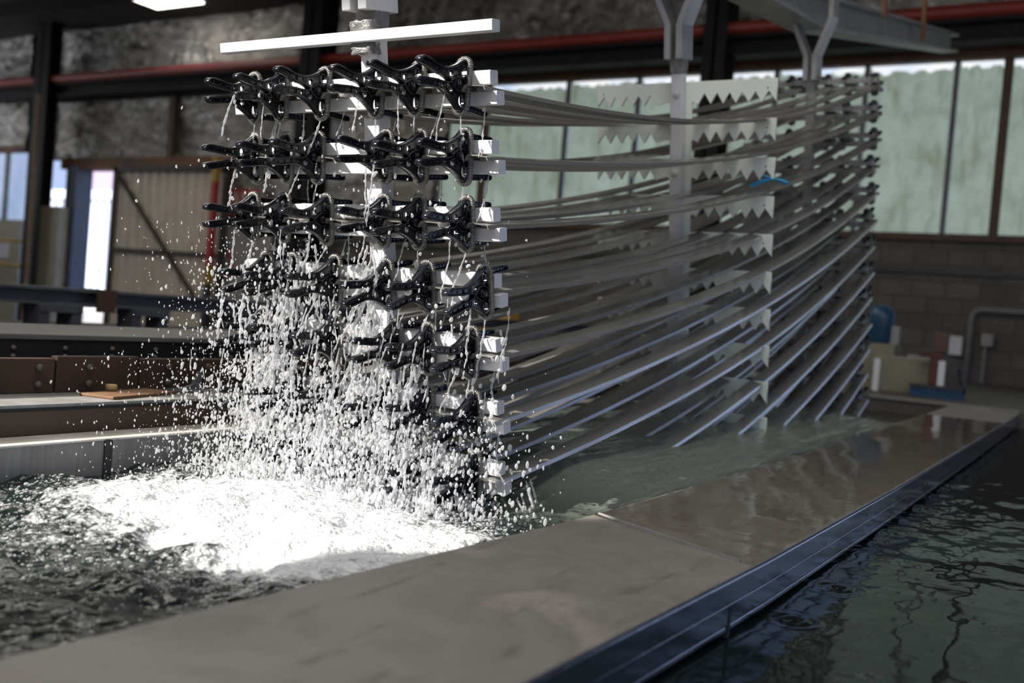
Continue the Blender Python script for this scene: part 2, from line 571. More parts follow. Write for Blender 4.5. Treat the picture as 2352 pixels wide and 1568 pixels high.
struct(MB().box(-24.99, -24.96, 3.0, 12.5, 3.2, 6.0).build('window_60', emis('cool_fill_glow', [(0.3, (0.85, 0.9, 1.0)), (0.7, (0.95, 0.97, 1.0))], 1.9)))  # glowing panel out of view, added to throw side light across the foil
struct(MB().box(-25.2, -25, -2.0, W, 0, 7.1).build('wall_left', M['darkwall']))
# end wall: block work low, foil lined cladding above
struct(MB().box(-13.4, 2.2, W, W + 0.25, 0, 2.86).build('wall_end', M['blocks']))
# foil, as a crinkled sheet with real folds
def foil_sheet(x0, x1, z0, z1, y, name, step=0.055):
    nx, nz = int((x1 - x0) / step) + 2, int((z1 - z0) / step) + 2
    X, Z = np.meshgrid(np.linspace(x0, x1, nx), np.linspace(z0, z1, nz))
    Y = y - 0.05 * np.abs(fbm(X * 3.1 + 5, Z * 4.3 + 0.8 * X, 4, 0.62)) - 0.06 * np.abs(fbm(X * 0.9, Z * 1.4, 2)) - 0.02
    V = np.stack([X, Y, Z], -1).reshape(-1, 3)
    idx = np.arange(nx * nz).reshape(nz, nx)
    F = np.stack([idx[:-1, :-1], idx[:-1, 1:], idx[1:, 1:], idx[1:, :-1]], -1).reshape(-1, 4)
    return struct(link(name, np_mesh(name, V, F, M['foil'])))
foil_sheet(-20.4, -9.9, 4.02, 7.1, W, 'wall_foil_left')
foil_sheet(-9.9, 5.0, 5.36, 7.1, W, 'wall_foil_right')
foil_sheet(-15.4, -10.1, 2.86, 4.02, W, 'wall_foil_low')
struct(MB().box(-25, 5, W + 0.02, W + 0.2, 5.36, 7.1).box(-21.5, -9.9, W + 0.02, W + 0.2, 4.0, 5.4).box(-15.6, -10.05, W + 0.02, W + 0.2, 0, 4.0).build('wall_end_cladding', M['darkwall']))
# window strip: separate sheets between mullions
cuts = [-10.05, -9.16, -7.66, -6.45, -5.35, -4.35, -3.12, -2.0, -1.4, -0.2, 1.0, 2.2]
for i in range(len(cuts) - 1):
    x0, x1 = cuts[i] + 0.03, cuts[i + 1] - 0.03
    n = 26
    top = 5.08 + 0.03 * rnd.uniform(-1, 1)
    poly = [(x0, 2.92), (x1, 2.92)] + [(x1 + (x0 - x1) * k / n, top + 0.045 * vnoise(np.array(x0 * 3 + k * 0.7), np.array(i * 3.1)) + (0.09 if k in (0, n) else 0)) for k in range(n + 1)]
    struct(MB().prism([(float(p), float(q)) for p, q in poly], W + 0.06, W + 0.075).build('window_%d' % (i + 1), M['fibre']))
struct(MB().box(-10.0, 2.2, W + 0.14, W + 0.15, 4.7, 5.2).build('window_40', M['skygap']))
for i, x in enumerate(cuts[:-1]):
    br_ = i in (1, 8)
    w_ = 0.055 if br_ else 0.03
    struct(MB().box(x - w_, x + w_, W - 0.03, W + 0.05, 2.86, 5.16).build('trim_%d' % (20 + i), M['brownpost' if br_ else 'galv']))
struct(MB().box(-10.1, 2.2, W - 0.10, W + 0.1, 2.83, 2.92).build('trim_41', M['brownpost']))
struct(MB().box(-10.1, 2.2, W - 0.12, W + 0.02, 5.14, 5.36).build('trim_42', M['brownpost']))
struct(MB().box(-13.4, 2.2, W - 0.05, W + 0.02, 2.40, 2.47).build('trim_43', M['darkgrey']))
# steel girts, columns and the long red pipe
tag(MB().tube([(-25, W - 0.62, 5.60), (5, W - 0.62, 5.60)], 0.085, 14).build('pipe', M['red'], smooth=True), 'long red pipe running across the end wall above the dark beam', 'pipe')
gb = MB()
gb.box(-25, 5, W - 0.62, W - 0.32, 5.46, 5.51).box(-25, 5, W - 0.49, W - 0.46, 5.26, 5.47).box(-25, 5, W - 0.62, W - 0.32, 5.23, 5.28)
struct(gb.build('trim_44', M['black']))
struct(MB().box(-20.3, -13.4, W - 0.25, W - 0.08, 5.22, 5.36).build('trim_45', M['black']))
struct(MB().box(-16.66, -16.50, W - 0.2, W - 0.08, 4.0, 5.25).build('trim_46', M['brownpost']))
struct(MB().box(-19.9, -14.75, W - 0.28, W + 0.1, 3.74, 3.98).build('trim_47', M['rustlintel']))
def column(x, w, z1=7.1, y=W - 0.9, d=0.42, m='black', name='trim_50'):
    c = MB()
    c.box(x - w / 2, x + w / 2, y, y + 0.03, 0, z1).box(x - w / 2, x + w / 2, y + d, y + d + 0.03, 0, z1).box(x - 0.02, x + 0.02, y, y + d, 0, z1)
    struct(c.build(name, M[m]))
column(-12.33, 0.44, name='trim_51')
column(-4.98, 0.32, name='trim_52')
column(-20.12, 0.50, name='trim_53', y=W - 0.75, d=0.25)
struct(MB().tube([(-19.72, W - 1.02, 0), (-19.72, W - 1.02, 5.2)], 0.05, 10).build('trim_54', M['tan']))
struct(MB().box(-19.65, -19.30, W - 0.3, W + 0.1, 0, 3.8).build('trim_55', M['bluepost']))
# big doorway at the left: frame, sliding gate, outside
struct(MB().box(-25, -21.6, W, W + 0.15, 0, 2.62).build('wall_end_left', M['cream']))
struct(MB().box(-25, -21.6, W, W + 0.15, 4.2, 7.1).box(-21.65, -20.2, W + 0.2, W + 0.3, 4.25, 7.1).build('wall_end_left_top', M['darkwall']))
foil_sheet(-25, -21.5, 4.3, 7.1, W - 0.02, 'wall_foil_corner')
struct(MB().box(-25, -21.62, W + 0.08, W + 0.10, 2.62, 4.2).build('window_50', M['bluepane']))
struct(MB().box(-22.35, -22.28, W - 0.02, W + 0.1, 2.62, 4.2).build('trim_56', M['palegrey']))
struct(MB().box(-25, -21.5, W - 0.1, W + 0.02, 4.15, 4.32).build('trim_57', M['rustlintel']))

gt = empty('sliding_gate', (-16.3, W - 0.35, 0), 'tan corrugated sliding gate with a diagonal brace beside the bright doorway', 'gate')
cg = MB()
x = -1.62
vs = []
while x < 1.62:
    vs += [(x, 0.0), (x + 0.14, 0.0), (x + 0.17, 0.05), (x + 0.24, 0.05)]
    x += 0.27
V = [(px, py, 0.1) for px, py in vs] + [(px, py, 3.72) for px, py in vs]
n = len(vs)
cg.add(V, [(i, i + 1, i + 1 + n, i + n) for i in range(n - 1)])
cg.build('corrugated_sheet', M['gate'], gt)
fr = MB()
fr.box(-1.66, -1.54, -0.06, 0.02, 0.05, 3.75).box(1.54, 1.66, -0.06, 0.02, 0.05, 3.75).box(-1.66, 1.66, -0.06, 0.02, 0.02, 0.12).box(-1.66, 1.66, -0.06, 0.02, 3.66, 3.78)
fr.build('gate_frame', M['gateframe'], gt)
MB().box(-1.6, 1.6, -0.07, 0.01, 2.02, 2.10).build('rail', M['gateframe'], gt)
MB().tube([(-1.55, -0.05, 3.65), (1.55, -0.05, 0.7)], 0.045, 6).build('brace', M['gateframe'], gt)

fn = MB()
vs = []
x = 0.0
while x < 14:
    vs += [(-46 + x, 30.0), (-46 + x + 0.22, 30.0), (-46 + x + 0.30, 30.12), (-46 + x + 0.42, 30.12)]
    x += 0.5
n = len(vs)
V = [(px, py, 0.0) for px, py in vs] + [(px, py, 5.1) for px, py in vs]
fn.add(V, [(i, i + 1, i + 1 + n, i + n) for i in range(n - 1)])
fe = empty('corrugated_fence', (0, 0, 0), 'bright white corrugated fence seen outside through the open doorway', 'fence')
fn.build('corrugated_sheet', M['fence'], fe)
MB().box(-46, -32, 29.85, 30.2, 5.05, 5.45).build('top_rail', M['fence'], fe)
tag(MB().box(-60, -46.0, 44, 52, 0, 9).box(-72, -52, 52, 60, 0, 12).build('outside_building', M['pinkwall']), 'mauve clad building beyond the white fence outside the doorway', 'building')

# things standing along the end wall, left
tag(MB().box(-20.2, -19.45, W - 0.55, W - 0.32, 0.0, 2.9).build('wall_cabinet', M['cream'], bevel=0.01), 'tall cream cabinet standing left of the bright doorway', 'cabinet')
gr = empty('guard_rail', (-21.5, W - 0.62, 0), 'yellow guard rail with two bars in front of the far left wall', 'railing')
MB().tube([(-2.6, 0, 2.11), (1.3, 0, 2.11)], 0.04, 8).build('bar', M['yellow'], gr)
MB().tube([(-2.6, 0, 1.57), (1.3, 0, 1.57)], 0.04, 8).build('bar', M['yellow'], gr)
MB().tube([(1.3, 0, 0), (1.3, 0, 2.15)], 0.04, 8).build('post', M['yellow'], gr)
MB().tube([(-2.5, 0, 0), (-2.5, 0, 2.15)], 0.04, 8).build('post', M['yellow'], gr)
tag(MB().box(-21.45, -20.95, W - 0.69, W - 0.67, 1.72, 2.05).build('paper_notice', M['paper']), 'white paper notice hanging on the yellow guard rail', 'notice')
# signs by the gate
hp = empty('hazard_post', (-14.8, W - 0.55, 0), 'thin red and yellow banded post at the right edge of the gate', 'post')
MB().box(-0.06, 0.06, -0.05, 0.05, 0, 1.5).build('base_band', M['darkgrey'], hp)
MB().box(-0.06, 0.06, -0.05, 0.05, 1.5, 1.85).build('band', M['yellow'], hp, label='yellow band')
MB().box(-0.06, 0.06, -0.05, 0.05, 1.85, 3.45).build('band', M['signred'], hp, label='red band')
MB().box(-0.06, 0.06, -0.05, 0.05, 3.45, 3.9).build('band', M['yellow'], hp, label='yellow band')
ws = empty('warning_board', (-14.42, W - 0.24, 3.1), 'red and white striped warning board on the wall right of the gate', 'sign')
MB().box(-0.45, 0.45, -0.02, 0.02, -0.25, 0.25).build('panel', M['signred'], ws)
for k in range(4):
    MB().prism([(-0.38 + 0.2 * k, 0.2), (-0.28 + 0.2 * k, 0.2), (-0.14 + 0.2 * k, -0.2), (-0.24 + 0.2 * k, -0.2)], -0.03, -0.015).build('stripe', M['signwhite'], ws)
ps = empty('prohibition_sign', (-14.7, W - 0.02, 1.9), 'white wall panel with a red prohibition ring low beside the gate', 'sign')
MB().box(-0.55, 0.95, -0.02, 0.02, -0.9, 0.75).build('panel', M['signwhite'], ps)
rg = MB()
rg.tube([(-0.2 + 0.18 * math.cos(t * math.pi / 12), -0.03, 0.02 + 0.24 * math.sin(t * math.pi / 12)) for t in range(25)], 0.035, 6)
rg.build('ring', M['signred'], ps)

# ================================================================= tanks
def ribbon_box(tab0, tab1, z0, z1, ys):
    m = MB()
    vs, fs = [], []
    for y in ys:
        a_, b_ = float(interp(tab0, y)), float(interp(tab1, y))
        vs += [(a_, y, z0), (b_, y, z0), (b_, y, z1), (a_, y, z1)]
    for i in range(len(ys) - 1):
        for k in range(4):
            p, q = i * 4 + k, i * 4 + (k + 1) % 4
            fs.append((p, q, q + 4, p + 4))
    fs += [(3, 2, 1, 0), tuple((len(ys) - 1) * 4 + k for k in range(4))]
    return m.add(vs, fs)
YS = [-1.2 + 0.2 * i for i in range(45)] + [7.7]
off = lambda tab, d: [(y, x_ + d) for y, x_ in tab]
tank = empty('rinse_tank', (-1.5, 3.2, 0.0), 'long open water tank under the dripping rack, with a broad grey rim', 'tank')
tank_inv = Matrix.Translation((1.5, -3.2, 0))
def tpart(mb, name, mat, bevel=0.0, label=None, smooth=False):
    mb.v = [tuple(tank_inv @ Vector(p)) for p in mb.v]
    return mb.build(name, mat, tank, smooth, bevel, label)
tpart(ribbon_box(XIN, XOUT, RIM - 0.006, RIM, YS), 'rim', M['rim'], 0.0025, 'broad warm grey near rim')
tpart(ribbon_box(off(XIN, 0.002), off(XOUT, 0.001), RIM - 0.047, RIM - 0.006, YS), 'rim_lip', M['steel'], 0.003)
tpart(ribbon_box(off(XIN, 0.02), off(XOUT, -0.003), 0.966, RIM - 0.047, YS), 'side_band', M['steel'], 0.003)
tpart(ribbon_box(off(XIN, 0.02), off(XOUT, -0.004), 0.955, 0.966, YS), 'rim_bead', M['steel'], 0.003)
tpart(ribbon_box(off(XIN, 0.0), off(XOUT, -0.024), 0.0, 0.957, YS), 'side_panel', M['steel'])
tpart(ribbon_box([(-1.2, -2.25), (7.7, -2.25)], [(-1.2, -2.14), (7.7, -2.14)], RIM - 0.006, RIM, YS), 'rim', M['far_rim'], 0.002, 'far rim with pale top')
tpart(ribbon_box([(-1.2, -2.24), (7.7, -2.24)], [(-1.2, -2.143), (7.7, -2.143)], 0.0, RIM - 0.006, YS), 'side_panel', M['lining'])
tpart(MB().box(-2.25, -0.5, -1.4, -1.2, 0, RIM), 'end_panel', M['lining'])
tpart(MB().box(-2.2, -0.9, -1.2, 7.7, 0.10, 0.14), 'tank_bottom', M['lining'])
for y_ in (1.66, 4.4):
    tpart(MB().box(-2.146, -2.138, y_ - 0.008, y_ + 0.008, 0.3, RIM - 0.003), 'seam_ridge', M['seam'])
    tpart(MB().box(-2.144, -2.134, y_ + 0.012, y_ + 0.03, 0.3, RIM - 0.003), 'seam_ridge', M['lining'])
for y_ in (1.615, 3.6, 5.4):
    xo = float(interp(XOUT, y_))
    tpart(MB().box(xo - 0.03, xo - 0.002, y_ - 0.006, y_ + 0.006, 0.6, 1.0), 'panel_joint', M['seam'])
# pale ridge across the near rim, standing in for the bright water edge
rd = MB()
rd.tube([(-0.876, 1.884, RIM), (-0.70, 1.80, RIM), (-0.521, 1.717, RIM)], 0.004, 6)
tpart(rd, 'seam_ridge', M['ledge'])
# far deck behind the tank
struct(MB().box(-4.2, 1.8, 7.7, W, 0.0, RIM).build('floor_deck', M['deck']))
struct(MB().box(-2.3, -0.5, 7.68, 7.9, RIM, RIM + 0.012).build('trim_60', M['rim']))

# right-hand tank: walls under the water
rt = empty('second_tank', (0.5, 3.2, 0), 'neighbouring tank of dark still water right of the broad rim', 'tank')
m_ = MB().box(1.05, 1.2, -4.4, 4.5, 0, RIM)
m_.build('side_panel', M['steel'], rt)
MB().box(-1.0, 1.2, -4.55, -4.4, 0, RIM).build('end_panel', M['steel'], rt)
MB().box(-1.0, 1.1, -4.4, 4.5, 0.1, 0.14).build('tank_bottom', M['lining'], rt)

# right water: height field with waves and two drip rings
xs = np.linspace(0, 1, 220)
ys = np.concatenate([np.linspace(-1.1, 3.4, 420), np.linspace(3.42, 7.69, 160)])
U, Y = np.meshgrid(xs, ys)
X0 = interp(XOUT, Y) - 0.024
X = X0 + (1.05 - X0) * U ** 1.25
Z = 0.9475 + 0.0022 * fbm(X * 5 + 3, Y * 3.2, 4, 0.5) + 0.0045 * np.exp(-((Y - 3.4) / 1.2) ** 2) * fbm(X * 16, Y * 10, 3) * np.exp(-(X + 0.45) / 0.5)
for (cx, cy) in ((-0.44, 1.80), (-0.43, 2.10)):
    r = np.hypot(X - cx, Y - cy)
    Z += 0.0030 * np.cos(r * 2 * math.pi / 0.022) * np.exp(-(r / 0.045) ** 2)
idx = np.arange(X.size).reshape(X.shape)
F = np.stack([idx[:-1, :-1], idx[:-1, 1:], idx[1:, 1:], idx[1:, :-1]], -1).reshape(-1, 4)
o = link('tank_water', np_mesh('tank_water', np.stack([X, Y, Z], -1).reshape(-1, 3), F, M['rightwater']))
tag(o, 'dark still rippled water filling the right-hand tank', 'water', kind='stuff')

# main tank water: rough foaming front, clear mound pulled up around the strips
ys = np.concatenate([np.linspace(-1.15, 0.4, 60), np.linspace(0.41, 2.55, 400), np.linspace(2.56, 7.69, 300)])
xs = np.linspace(0, 1, 250)
U, Y = np.meshgrid(xs, ys)
XR = interp(XIN, Y)
XL = -2.14
X = XL + (XR - XL) * U
sm = lambda a_, b_, t: np.clip((t - a_) / (b_ - a_), 0, 1) ** 2 * (3 - 2 * np.clip((t - a_) / (b_ - a_), 0, 1))
rackz = sm(1.85, 2.5, Y) * (1 - sm(5.5, 6.4, Y))
cen = np.exp(-((X + 1.55) / 0.42) ** 2)
Z = 0.958 + rackz * (0.070 + 0.055 * cen)
# turbulence in front of the rack
core = np.exp(-(((X + 1.55) * 0.85 + (Y - 1.62) * 0.35) / 0.42) ** 2 - ((Y - 1.62) / 0.40) ** 2)
turb = np.exp(-((Y - 1.5) / 0.75) ** 2)
Z += core * 0.035 + turb * (0.020 * fbm(X * 5.5, Y * 5.5 + 4, 4, 0.55) + 0.010 * np.abs(fbm(X * 14 + 7, Y * 14, 3)))
Z += (1 - turb) * 0.004 * fbm(X * 9, Y * 5, 3) + rackz * 0.006 * fbm(X * 26, Y * 2.2, 4)
edge = np.clip((XR - X) / 0.10, 0, 1)
Z = np.where(Z > RIM + 0.004, RIM + 0.004 + (Z - RIM - 0.004) * edge, Z)
foam = 0.02 + 1.15 * core + 0.42 * np.exp(-((X + 1.08) / 0.16) ** 2 - ((Y - 1.62) / 0.30) ** 2) + 0.36 * np.exp(-((X + 1.70) / 0.35) ** 2 - ((Y - 1.20) / 0.42) ** 2) + 0.30 * np.exp(-((X + 1.25) / 0.25) ** 2 - ((Y - 1.50) / 0.35) ** 2)
foam += 0.22 * fbm(X * 4.2 + 2, Y * 4.2, 4, 0.6) * sm(0.4, 1.0, Y)
foam *= (1 - sm(1.95, 2.25, Y)) * (0.12 + 0.88 * sm(0.80, 1.22, Y - 0.45 * (X + 1.55)))
foam += 0.04 * turb
foam = np.clip(foam, 0, 1.3)
idx = np.arange(X.size).reshape(X.shape)
F = np.stack([idx[:-1, :-1], idx[:-1, 1:], idx[1:, 1:], idx[1:, :-1]], -1).reshape(-1, 4)
me = np_mesh('foaming_water', np.stack([X, Y, Z], -1).reshape(-1, 3), F, M['water'])
at = me.attributes.new('foam', 'FLOAT', 'POINT')
at.data.foreach_set('value', foam.astype(np.float32).ravel())
at = me.attributes.new('clear', 'FLOAT', 'POINT')
at.data.foreach_set('value', rackz.astype(np.float32).ravel())
o = link('foaming_water', me)
tag(o, 'churning water in the main tank, white with foam below the clamps', 'water', kind='stuff')
WX, WY, WZ, WF = X, Y, Z, foam

# film of overflow on the near rim
ys = np.linspace(1.70, 6.4, 260)
xs = np.linspace(0, 1, 60)
U, Y = np.meshgrid(xs, ys)
a0, b0 = interp(XIN, Y), interp(XOUT, Y)
X = a0 + (b0 - a0) * U
Yd = Y + 0.17 * (1 - U) * (1 - sm(1.7, 2.6, Y))
Z = RIM + 0.0035 + 0.0007 * fbm(X * 9, Yd * 3.5, 3, 0.5) + 0.008 * np.exp(-((X - a0) / 0.06) ** 2) * sm(1.9, 2.6, Yd) * (1 - sm(4.8, 6.0, Yd))
Z = np.where(Yd < 1.93, RIM + 0.0008 + (Z - RIM - 0.0008) * sm(1.86, 1.96, Yd), Z)
idx = np.arange(X.size).reshape(X.shape)
F = np.stack([idx[:-1, :-1], idx[:-1, 1:], idx[1:, 1:], idx[1:, :-1]], -1).reshape(-1, 4)
o = link('overflow_water', np_mesh('overflow_water', np.stack([X, Yd, Z], -1).reshape(-1, 3), F, M['film']))
tag(o, 'thin sheet of overflowing water lying on the near rim beyond the ridge', 'water', kind='stuff')

# ================================================================= equipment left of the tank
bm_ = empty('brown_beam', (-2.35, 3.0, 0), 'brown steel beam with pale ledge running behind the far rim', 'beam')
MB().box(-0.13, 0.095, -4.2, 5.2, 0.0, 1.112).build('beam_side', M['brown'], bm_)
MB().box(-0.13, 0.115, -4.2, 5.2, 1.112, 1.120).build('edge', M['black'], bm_)
MB().box(-0.16, 0.11, -4.2, 5.2, 1.120, 1.128).build('ledge', M['ledge'], bm_)
# rusty bolted plates standing on the ledge
spans = [(1.10, 1.715, 1.222), (1.72, 1.99, 1.228), (1.995, 2.9, 1.222), (2.905, 4.1, 1.222), (4.105, 6.4, 1.222)]
plbl = ['leftmost rusty bolted plate on the pale ledge', 'short rusty bolted plate, slightly taller, second from the left on the ledge',
        'rusty bolted plate right of the short one, behind the grey bracket', 'rusty bolted plate partly behind the falling drops, fourth from left', 'dark rusty plate at the far end of the ledge behind the clamps']
for (y0, y1, zt), lb in zip(spans, plbl):
    r_ = empty('rusty_plate', (-2.465, (y0 + y1) / 2, 1.128), lb, 'plate', 'rusty plates on the ledge')
    h_ = (y1 - y0) / 2
    MB().box(-0.015, 0.015, -h_, h_, 0, zt - 1.128).build('plate', M['rust'], r_, bevel=0.003)
    y_ = -h_ + 0.10
    while y_ < h_ - 0.03:
        for z_ in (0.024, 0.070):
            MB().lathe([(0.010, 0), (0.010, 0.008), (0.006, 0.011), (0.001, 0.012)], 10, Matrix.Translation((0.015, y_, z_)) @ Matrix.Rotation(math.pi / 2, 4, 'Y')).build('bolt', M['boltdull'], r_, smooth=True)
        y_ += 0.155
db = empty('riveted_girder', (-2.62, 3.0, 0), 'black riveted girder behind the rusty plates, under a grey slab', 'girder')
MB().box(-0.03, 0.03, -4.2, 5.8, 0.0, 1.262).build('girder_side', M['black'], db)
k = 0
for i in range(26):
    y_ = -2.6 + i * 0.16
    for z_ in (1.238, 1.215):
        MB().lathe([(0.009, 0), (0.007, 0.006), (0.001, 0.009)], 8, Matrix.Translation((0.03, y_, z_)) @ Matrix.Rotation(math.pi / 2, 4, 'Y')).build('rivet', M['boltdull'], db, smooth=True)
tag(MB().box(-3.12, -2.585, -1.2, 9.0, 1.262, 1.278).build('grey_slab', M['slab'], bevel=0.003), 'long flat grey slab lying on the black girder', 'slab')
bk = empty('angle_bracket', (-2.40, 2.13, 1.128), 'grey steel angle bracket on the ledge in front of the rusty plates', 'bracket')
MB().prism([(-0.05, 0), (0.03, 0), (0.03, 0.008), (-0.02, 0.02), (-0.042, 0.06), (-0.05, 0.06)], -0.006, 0.006, Matrix.Rotation(math.radians(-90), 4, 'Z')).build('gusset', M['galv'], bk)
MB().box(-0.05, 0.05, -0.06, 0.05, 0, 0.006).build('foot', M['galv'], bk)
wd = MB().box(-0.055, 0.055, -0.15, 0.13, 0, 0.008).mesh('plywood_board', M['wood'], bevel=0.002)
o = link('plywood_board', wd)
o.location = (-2.36, 1.90, 1.1285)
o.rotation_euler = (0, 0, 0.25)
tag(o, 'small orange-brown plywood board lying on the pale ledge', 'board')
o = MB().lathe([(0.014, 0), (0.016, 0.004), (0.016, 0.014), (0.013, 0.017), (0.001, 0.0175)], 14).build('knob', M['tan_knob'], smooth=True)
o.location = (-2.40, 1.86, 1.1375)
tag(o, 'tan round knob standing on the plywood board', 'knob')
# farther bench on saddle blocks, dark tank below
tag(MB().box(-5.6, -3.4, -1.0, 12.5, 0.0, 1.16).build('dark_tank', M['black'], bevel=0.01), 'black tank body standing beyond the grey slab, under the steel bench beam', 'tank')
ib = empty('bench_beam', (-5.0, 5.0, 1.285), 'grey steel I-beam rail resting on saddle blocks at the left', 'beam')
MB().box(-0.07, 0.07, -6, 6.5, 0.078, 0.095).box(-0.012, 0.012, -6, 6.5, 0.01, 0.08).box(-0.07, 0.07, -6, 6.5, 0.0, 0.015).build('i_section', M['galv'], ib)
MB().box(-0.085, -0.07, -1.32, -1.2, -0.01, 0.1).box(0.07, 0.085, -1.32, -1.2, -0.03, 0.1).build('clip', M['brownpost'], ib)
for i, (y_, lb) in enumerate(((3.45, 'left saddle block under the grey bench beam'), (4.05, 'right saddle block under the grey bench beam'), (7.5, 'saddle block under the far end of the grey bench beam'))):
    sb = empty('saddle_block', (-4.98, y_, 1.16), lb, 'support', 'saddle blocks under the bench')
    MB().box(-0.08, 0.08, -0.13, 0.13, 0.085, 0.125).build('cap', M['galv'], sb)
    MB().box(-0.07, 0.07, -0.13, -0.07, 0, 0.085).build('leg', M['galv'], sb)
    MB().box(-0.07, 0.07, 0.07, 0.13, 0, 0.085).build('leg', M['galv'], sb)
for i, (y_, l_, lb) in enumerate(((4.9, 0.9, 'brown timber offcut lying on the dark tank right of the saddle blocks'), (6.3, 0.7, 'brown timber offcut lying on the dark tank behind the falling water'))):
    tag(MB().box(-4.5, -4.38, y_, y_ + l_, 1.16, 1.20).build('timber_offcut', M['wood']), lb, 'timber', 'timber on the dark tank')

# ================================================================= things at the far end, right
mo = empty('electric_motor', (-1.76, 9.3, RIM), 'blue domed motor behind the far right end of the rack', 'motor')
MB().box(-0.16, 0.16, -0.14, 0.14, 0.0, 0.40).build('plinth', M['tub'], mo)
MB().lathe([(0.10, 0.40), (0.115, 0.42), (0.12, 0.60), (0.125, 0.64), (0.11, 0.69), (0.07, 0.725), (0.02, 0.735)], 22).build('motor_body', M['blue'], mo, True)
MB().box(0.10, 0.17, -0.05, 0.05, 0.40, 0.56).build('terminal_box', M['palegrey'], mo)
tb = empty('plastic_tub', (-1.45, 9.0, RIM), 'yellowed plastic tub with pale edge on the far deck', 'tub')
MB().box(-0.24, 0.20, -0.12, 0.14, 0.0, 0.30).build('tub_body', M['tub'], tb, bevel=0.012)
MB().box(-0.25, -0.20, -0.14, -0.12, 0.0, 0.27).build('front_panel', M['paper'], tb)
MB().box(0.00, 0.18, -0.10, 0.10, 0.30, 0.325).build('lid', M['palegrey'], tb)
pu = empty('dosing_pump', (-1.17, 8.75, RIM), 'dark red pump on a blue frame at the far right end', 'pump')
MB().box(-0.20, 0.20, -0.15, 0.15, 0.075, 0.10).build('frame_top', M['darkgrey'], pu)
MB().box(-0.19, 0.19, -0.14, 0.14, 0.0, 0.075).build('frame_base', M['blue'], pu)
MB().box(-0.07, 0.02, -0.06, 0.06, 0.10, 0.36).build('pump_body', M['darkred'], pu, bevel=0.01)
MB().box(-0.06, 0.05, -0.05, 0.05, 0.36, 0.53).build('motor_cap', M['brownpost'], pu, bevel=0.012)
MB().box(-0.16, -0.06, -0.03, 0.03, 0.32, 0.36).build('outlet', M['darkred'], pu)
MB().box(0.0, 0.05, -0.07, -0.06, 0.10, 0.30).build('cover', M['paper'], pu)
MB().tube([(0.10, 0, 0.30), (0.16, 0, 0.24), (0.19, 0, 0.12), (0.19, 0, 0.05)], 0.02, 8).build('hose', M['darkgrey'], pu, True)
MB().box(0.06, 0.14, -0.05, 0.05, 0.10, 0.30).build('gearbox', M['darkgrey'], pu)
pc = [(-1.55, W - 0.06, 0.9), (-1.55, W - 0.06, 1.86)] + [(-1.55 + 0.12 * (1 - math.cos(t)), W - 0.06, 1.86 + 0.12 * math.sin(t)) for t in (0.5, 1.0, 1.57)] + [(2.1, W - 0.06, 1.98)]
tag(MB().tube(pc, 0.04, 10).build('conduit_pipe', M['conduit'], smooth=True), 'grey conduit pipe bending along the block wall at the right', 'pipe')
jb = empty('junction_box', (-1.34, W - 0.05, 1.6), 'pale junction box on the block wall with a conduit dropping below', 'junction box')
MB().box(-0.07, 0.07, -0.05, 0.03, -0.08, 0.08).build('box_body', M['palegrey'], jb, bevel=0.01)
MB().tube([(-0.02, 0, -0.08), (-0.02, 0, -0.56)], 0.025, 8).build('drop_pipe', M['conduit'], jb)
tag(MB().box(-1.78, -1.62, W - 0.1, W - 0.02, 1.38, 1.62).build('wall_switch', M['paper'], bevel=0.01), 'white switch box on the block wall left of the conduit', 'switch')
tag(MB().box(-5.75, -5.52, 9.2, 9.4, 1.36, 1.50).box(-5.9, -5.4, 9.0, 9.5, 0, 1.36).build('yellow_machine', M['yellow']), 'yellow machine corner showing between the strips by the clamps', 'machine')

# ================================================================= the rack
T = 0.1956
RO = Vector((-1.5724, 1.8783, 1.9045))
RM = Matrix.Translation(RO) @ Matrix.Rotation(T, 4, 'X')
rack = empty('flight_rack', RO, 'pale aluminium rack of three posts hanging tilted over the foaming tank', 'rack')
rack.rotation_euler = (T, 0, 0)
HB = 0.0155
PC = 0.035                                            # pair centre above the lower bar
def square_tube(x0, x1, yc, zc, h=HB, w=0.016, t=0.0025, half_y=None):
    m = MB()
    hy = half_y or w
    vs = []
    for x_ in (x0, x1):
        for k in (0, t):
            vs += [(x_, yc - hy + k, zc - h + k), (x_, yc + hy - k, zc - h + k), (x_, yc + hy - k, zc + h - k), (x_, yc - hy + k, zc + h - k)]
    vs = []
    for x_ in (x0, x1):
        for (dy, dz) in ((-hy + t, -h), (hy - t, -h), (hy, -h + t), (hy, h - t), (hy - t, h), (-hy + t, h), (-hy, h - t), (-hy, -h + t)):
            vs.append((x_, yc + dy, zc + dz))
    fs = [tuple(range(8))[::-1], tuple(range(8, 16))] + [(k, (k + 1) % 8, 8 + (k + 1) % 8, 8 + k) for k in range(8)]
    return m.add(vs, fs)
for k in range(8):
    zc = PC - 0.15 * k
    square_tube(-0.42, 0.362, 0, zc + 0.0068 + HB).build('crossbar', M['white_metal'], rack)
    square_tube(-0.42, 0.378, 0, zc - 0.0068 - HB).build('crossbar', M['white_metal'], rack)
for k in range(13):
    zc = 0.194 - 0.15 * k
    square_tube(-0.40, 0.345, 4.0, zc + 0.0068 + HB).build('crossbar', M['old_alu'], rack)
    square_tube(-0.40, 0.362, 4.0, zc - 0.0068 - HB).build('crossbar', M['old_alu'], rack)
# single empty bar on top of the front post
square_tube(-0.455, 0.372, -0.004, 0.166, 0.013).build('top_bar', M['white_metal'], rack)
# posts
for (y0, y1, zb, mk) in ((0.016, 0.062, -1.3, 'white_metal'), (1.945, 1.992, -1.72, 'white_metal'), (3.93, 3.984, -2.05, 'old_alu')):
    MB().box(-0.024, 0.024, y0, y1, zb, 0.235).build('post', M[mk], rack, bevel=0.003)
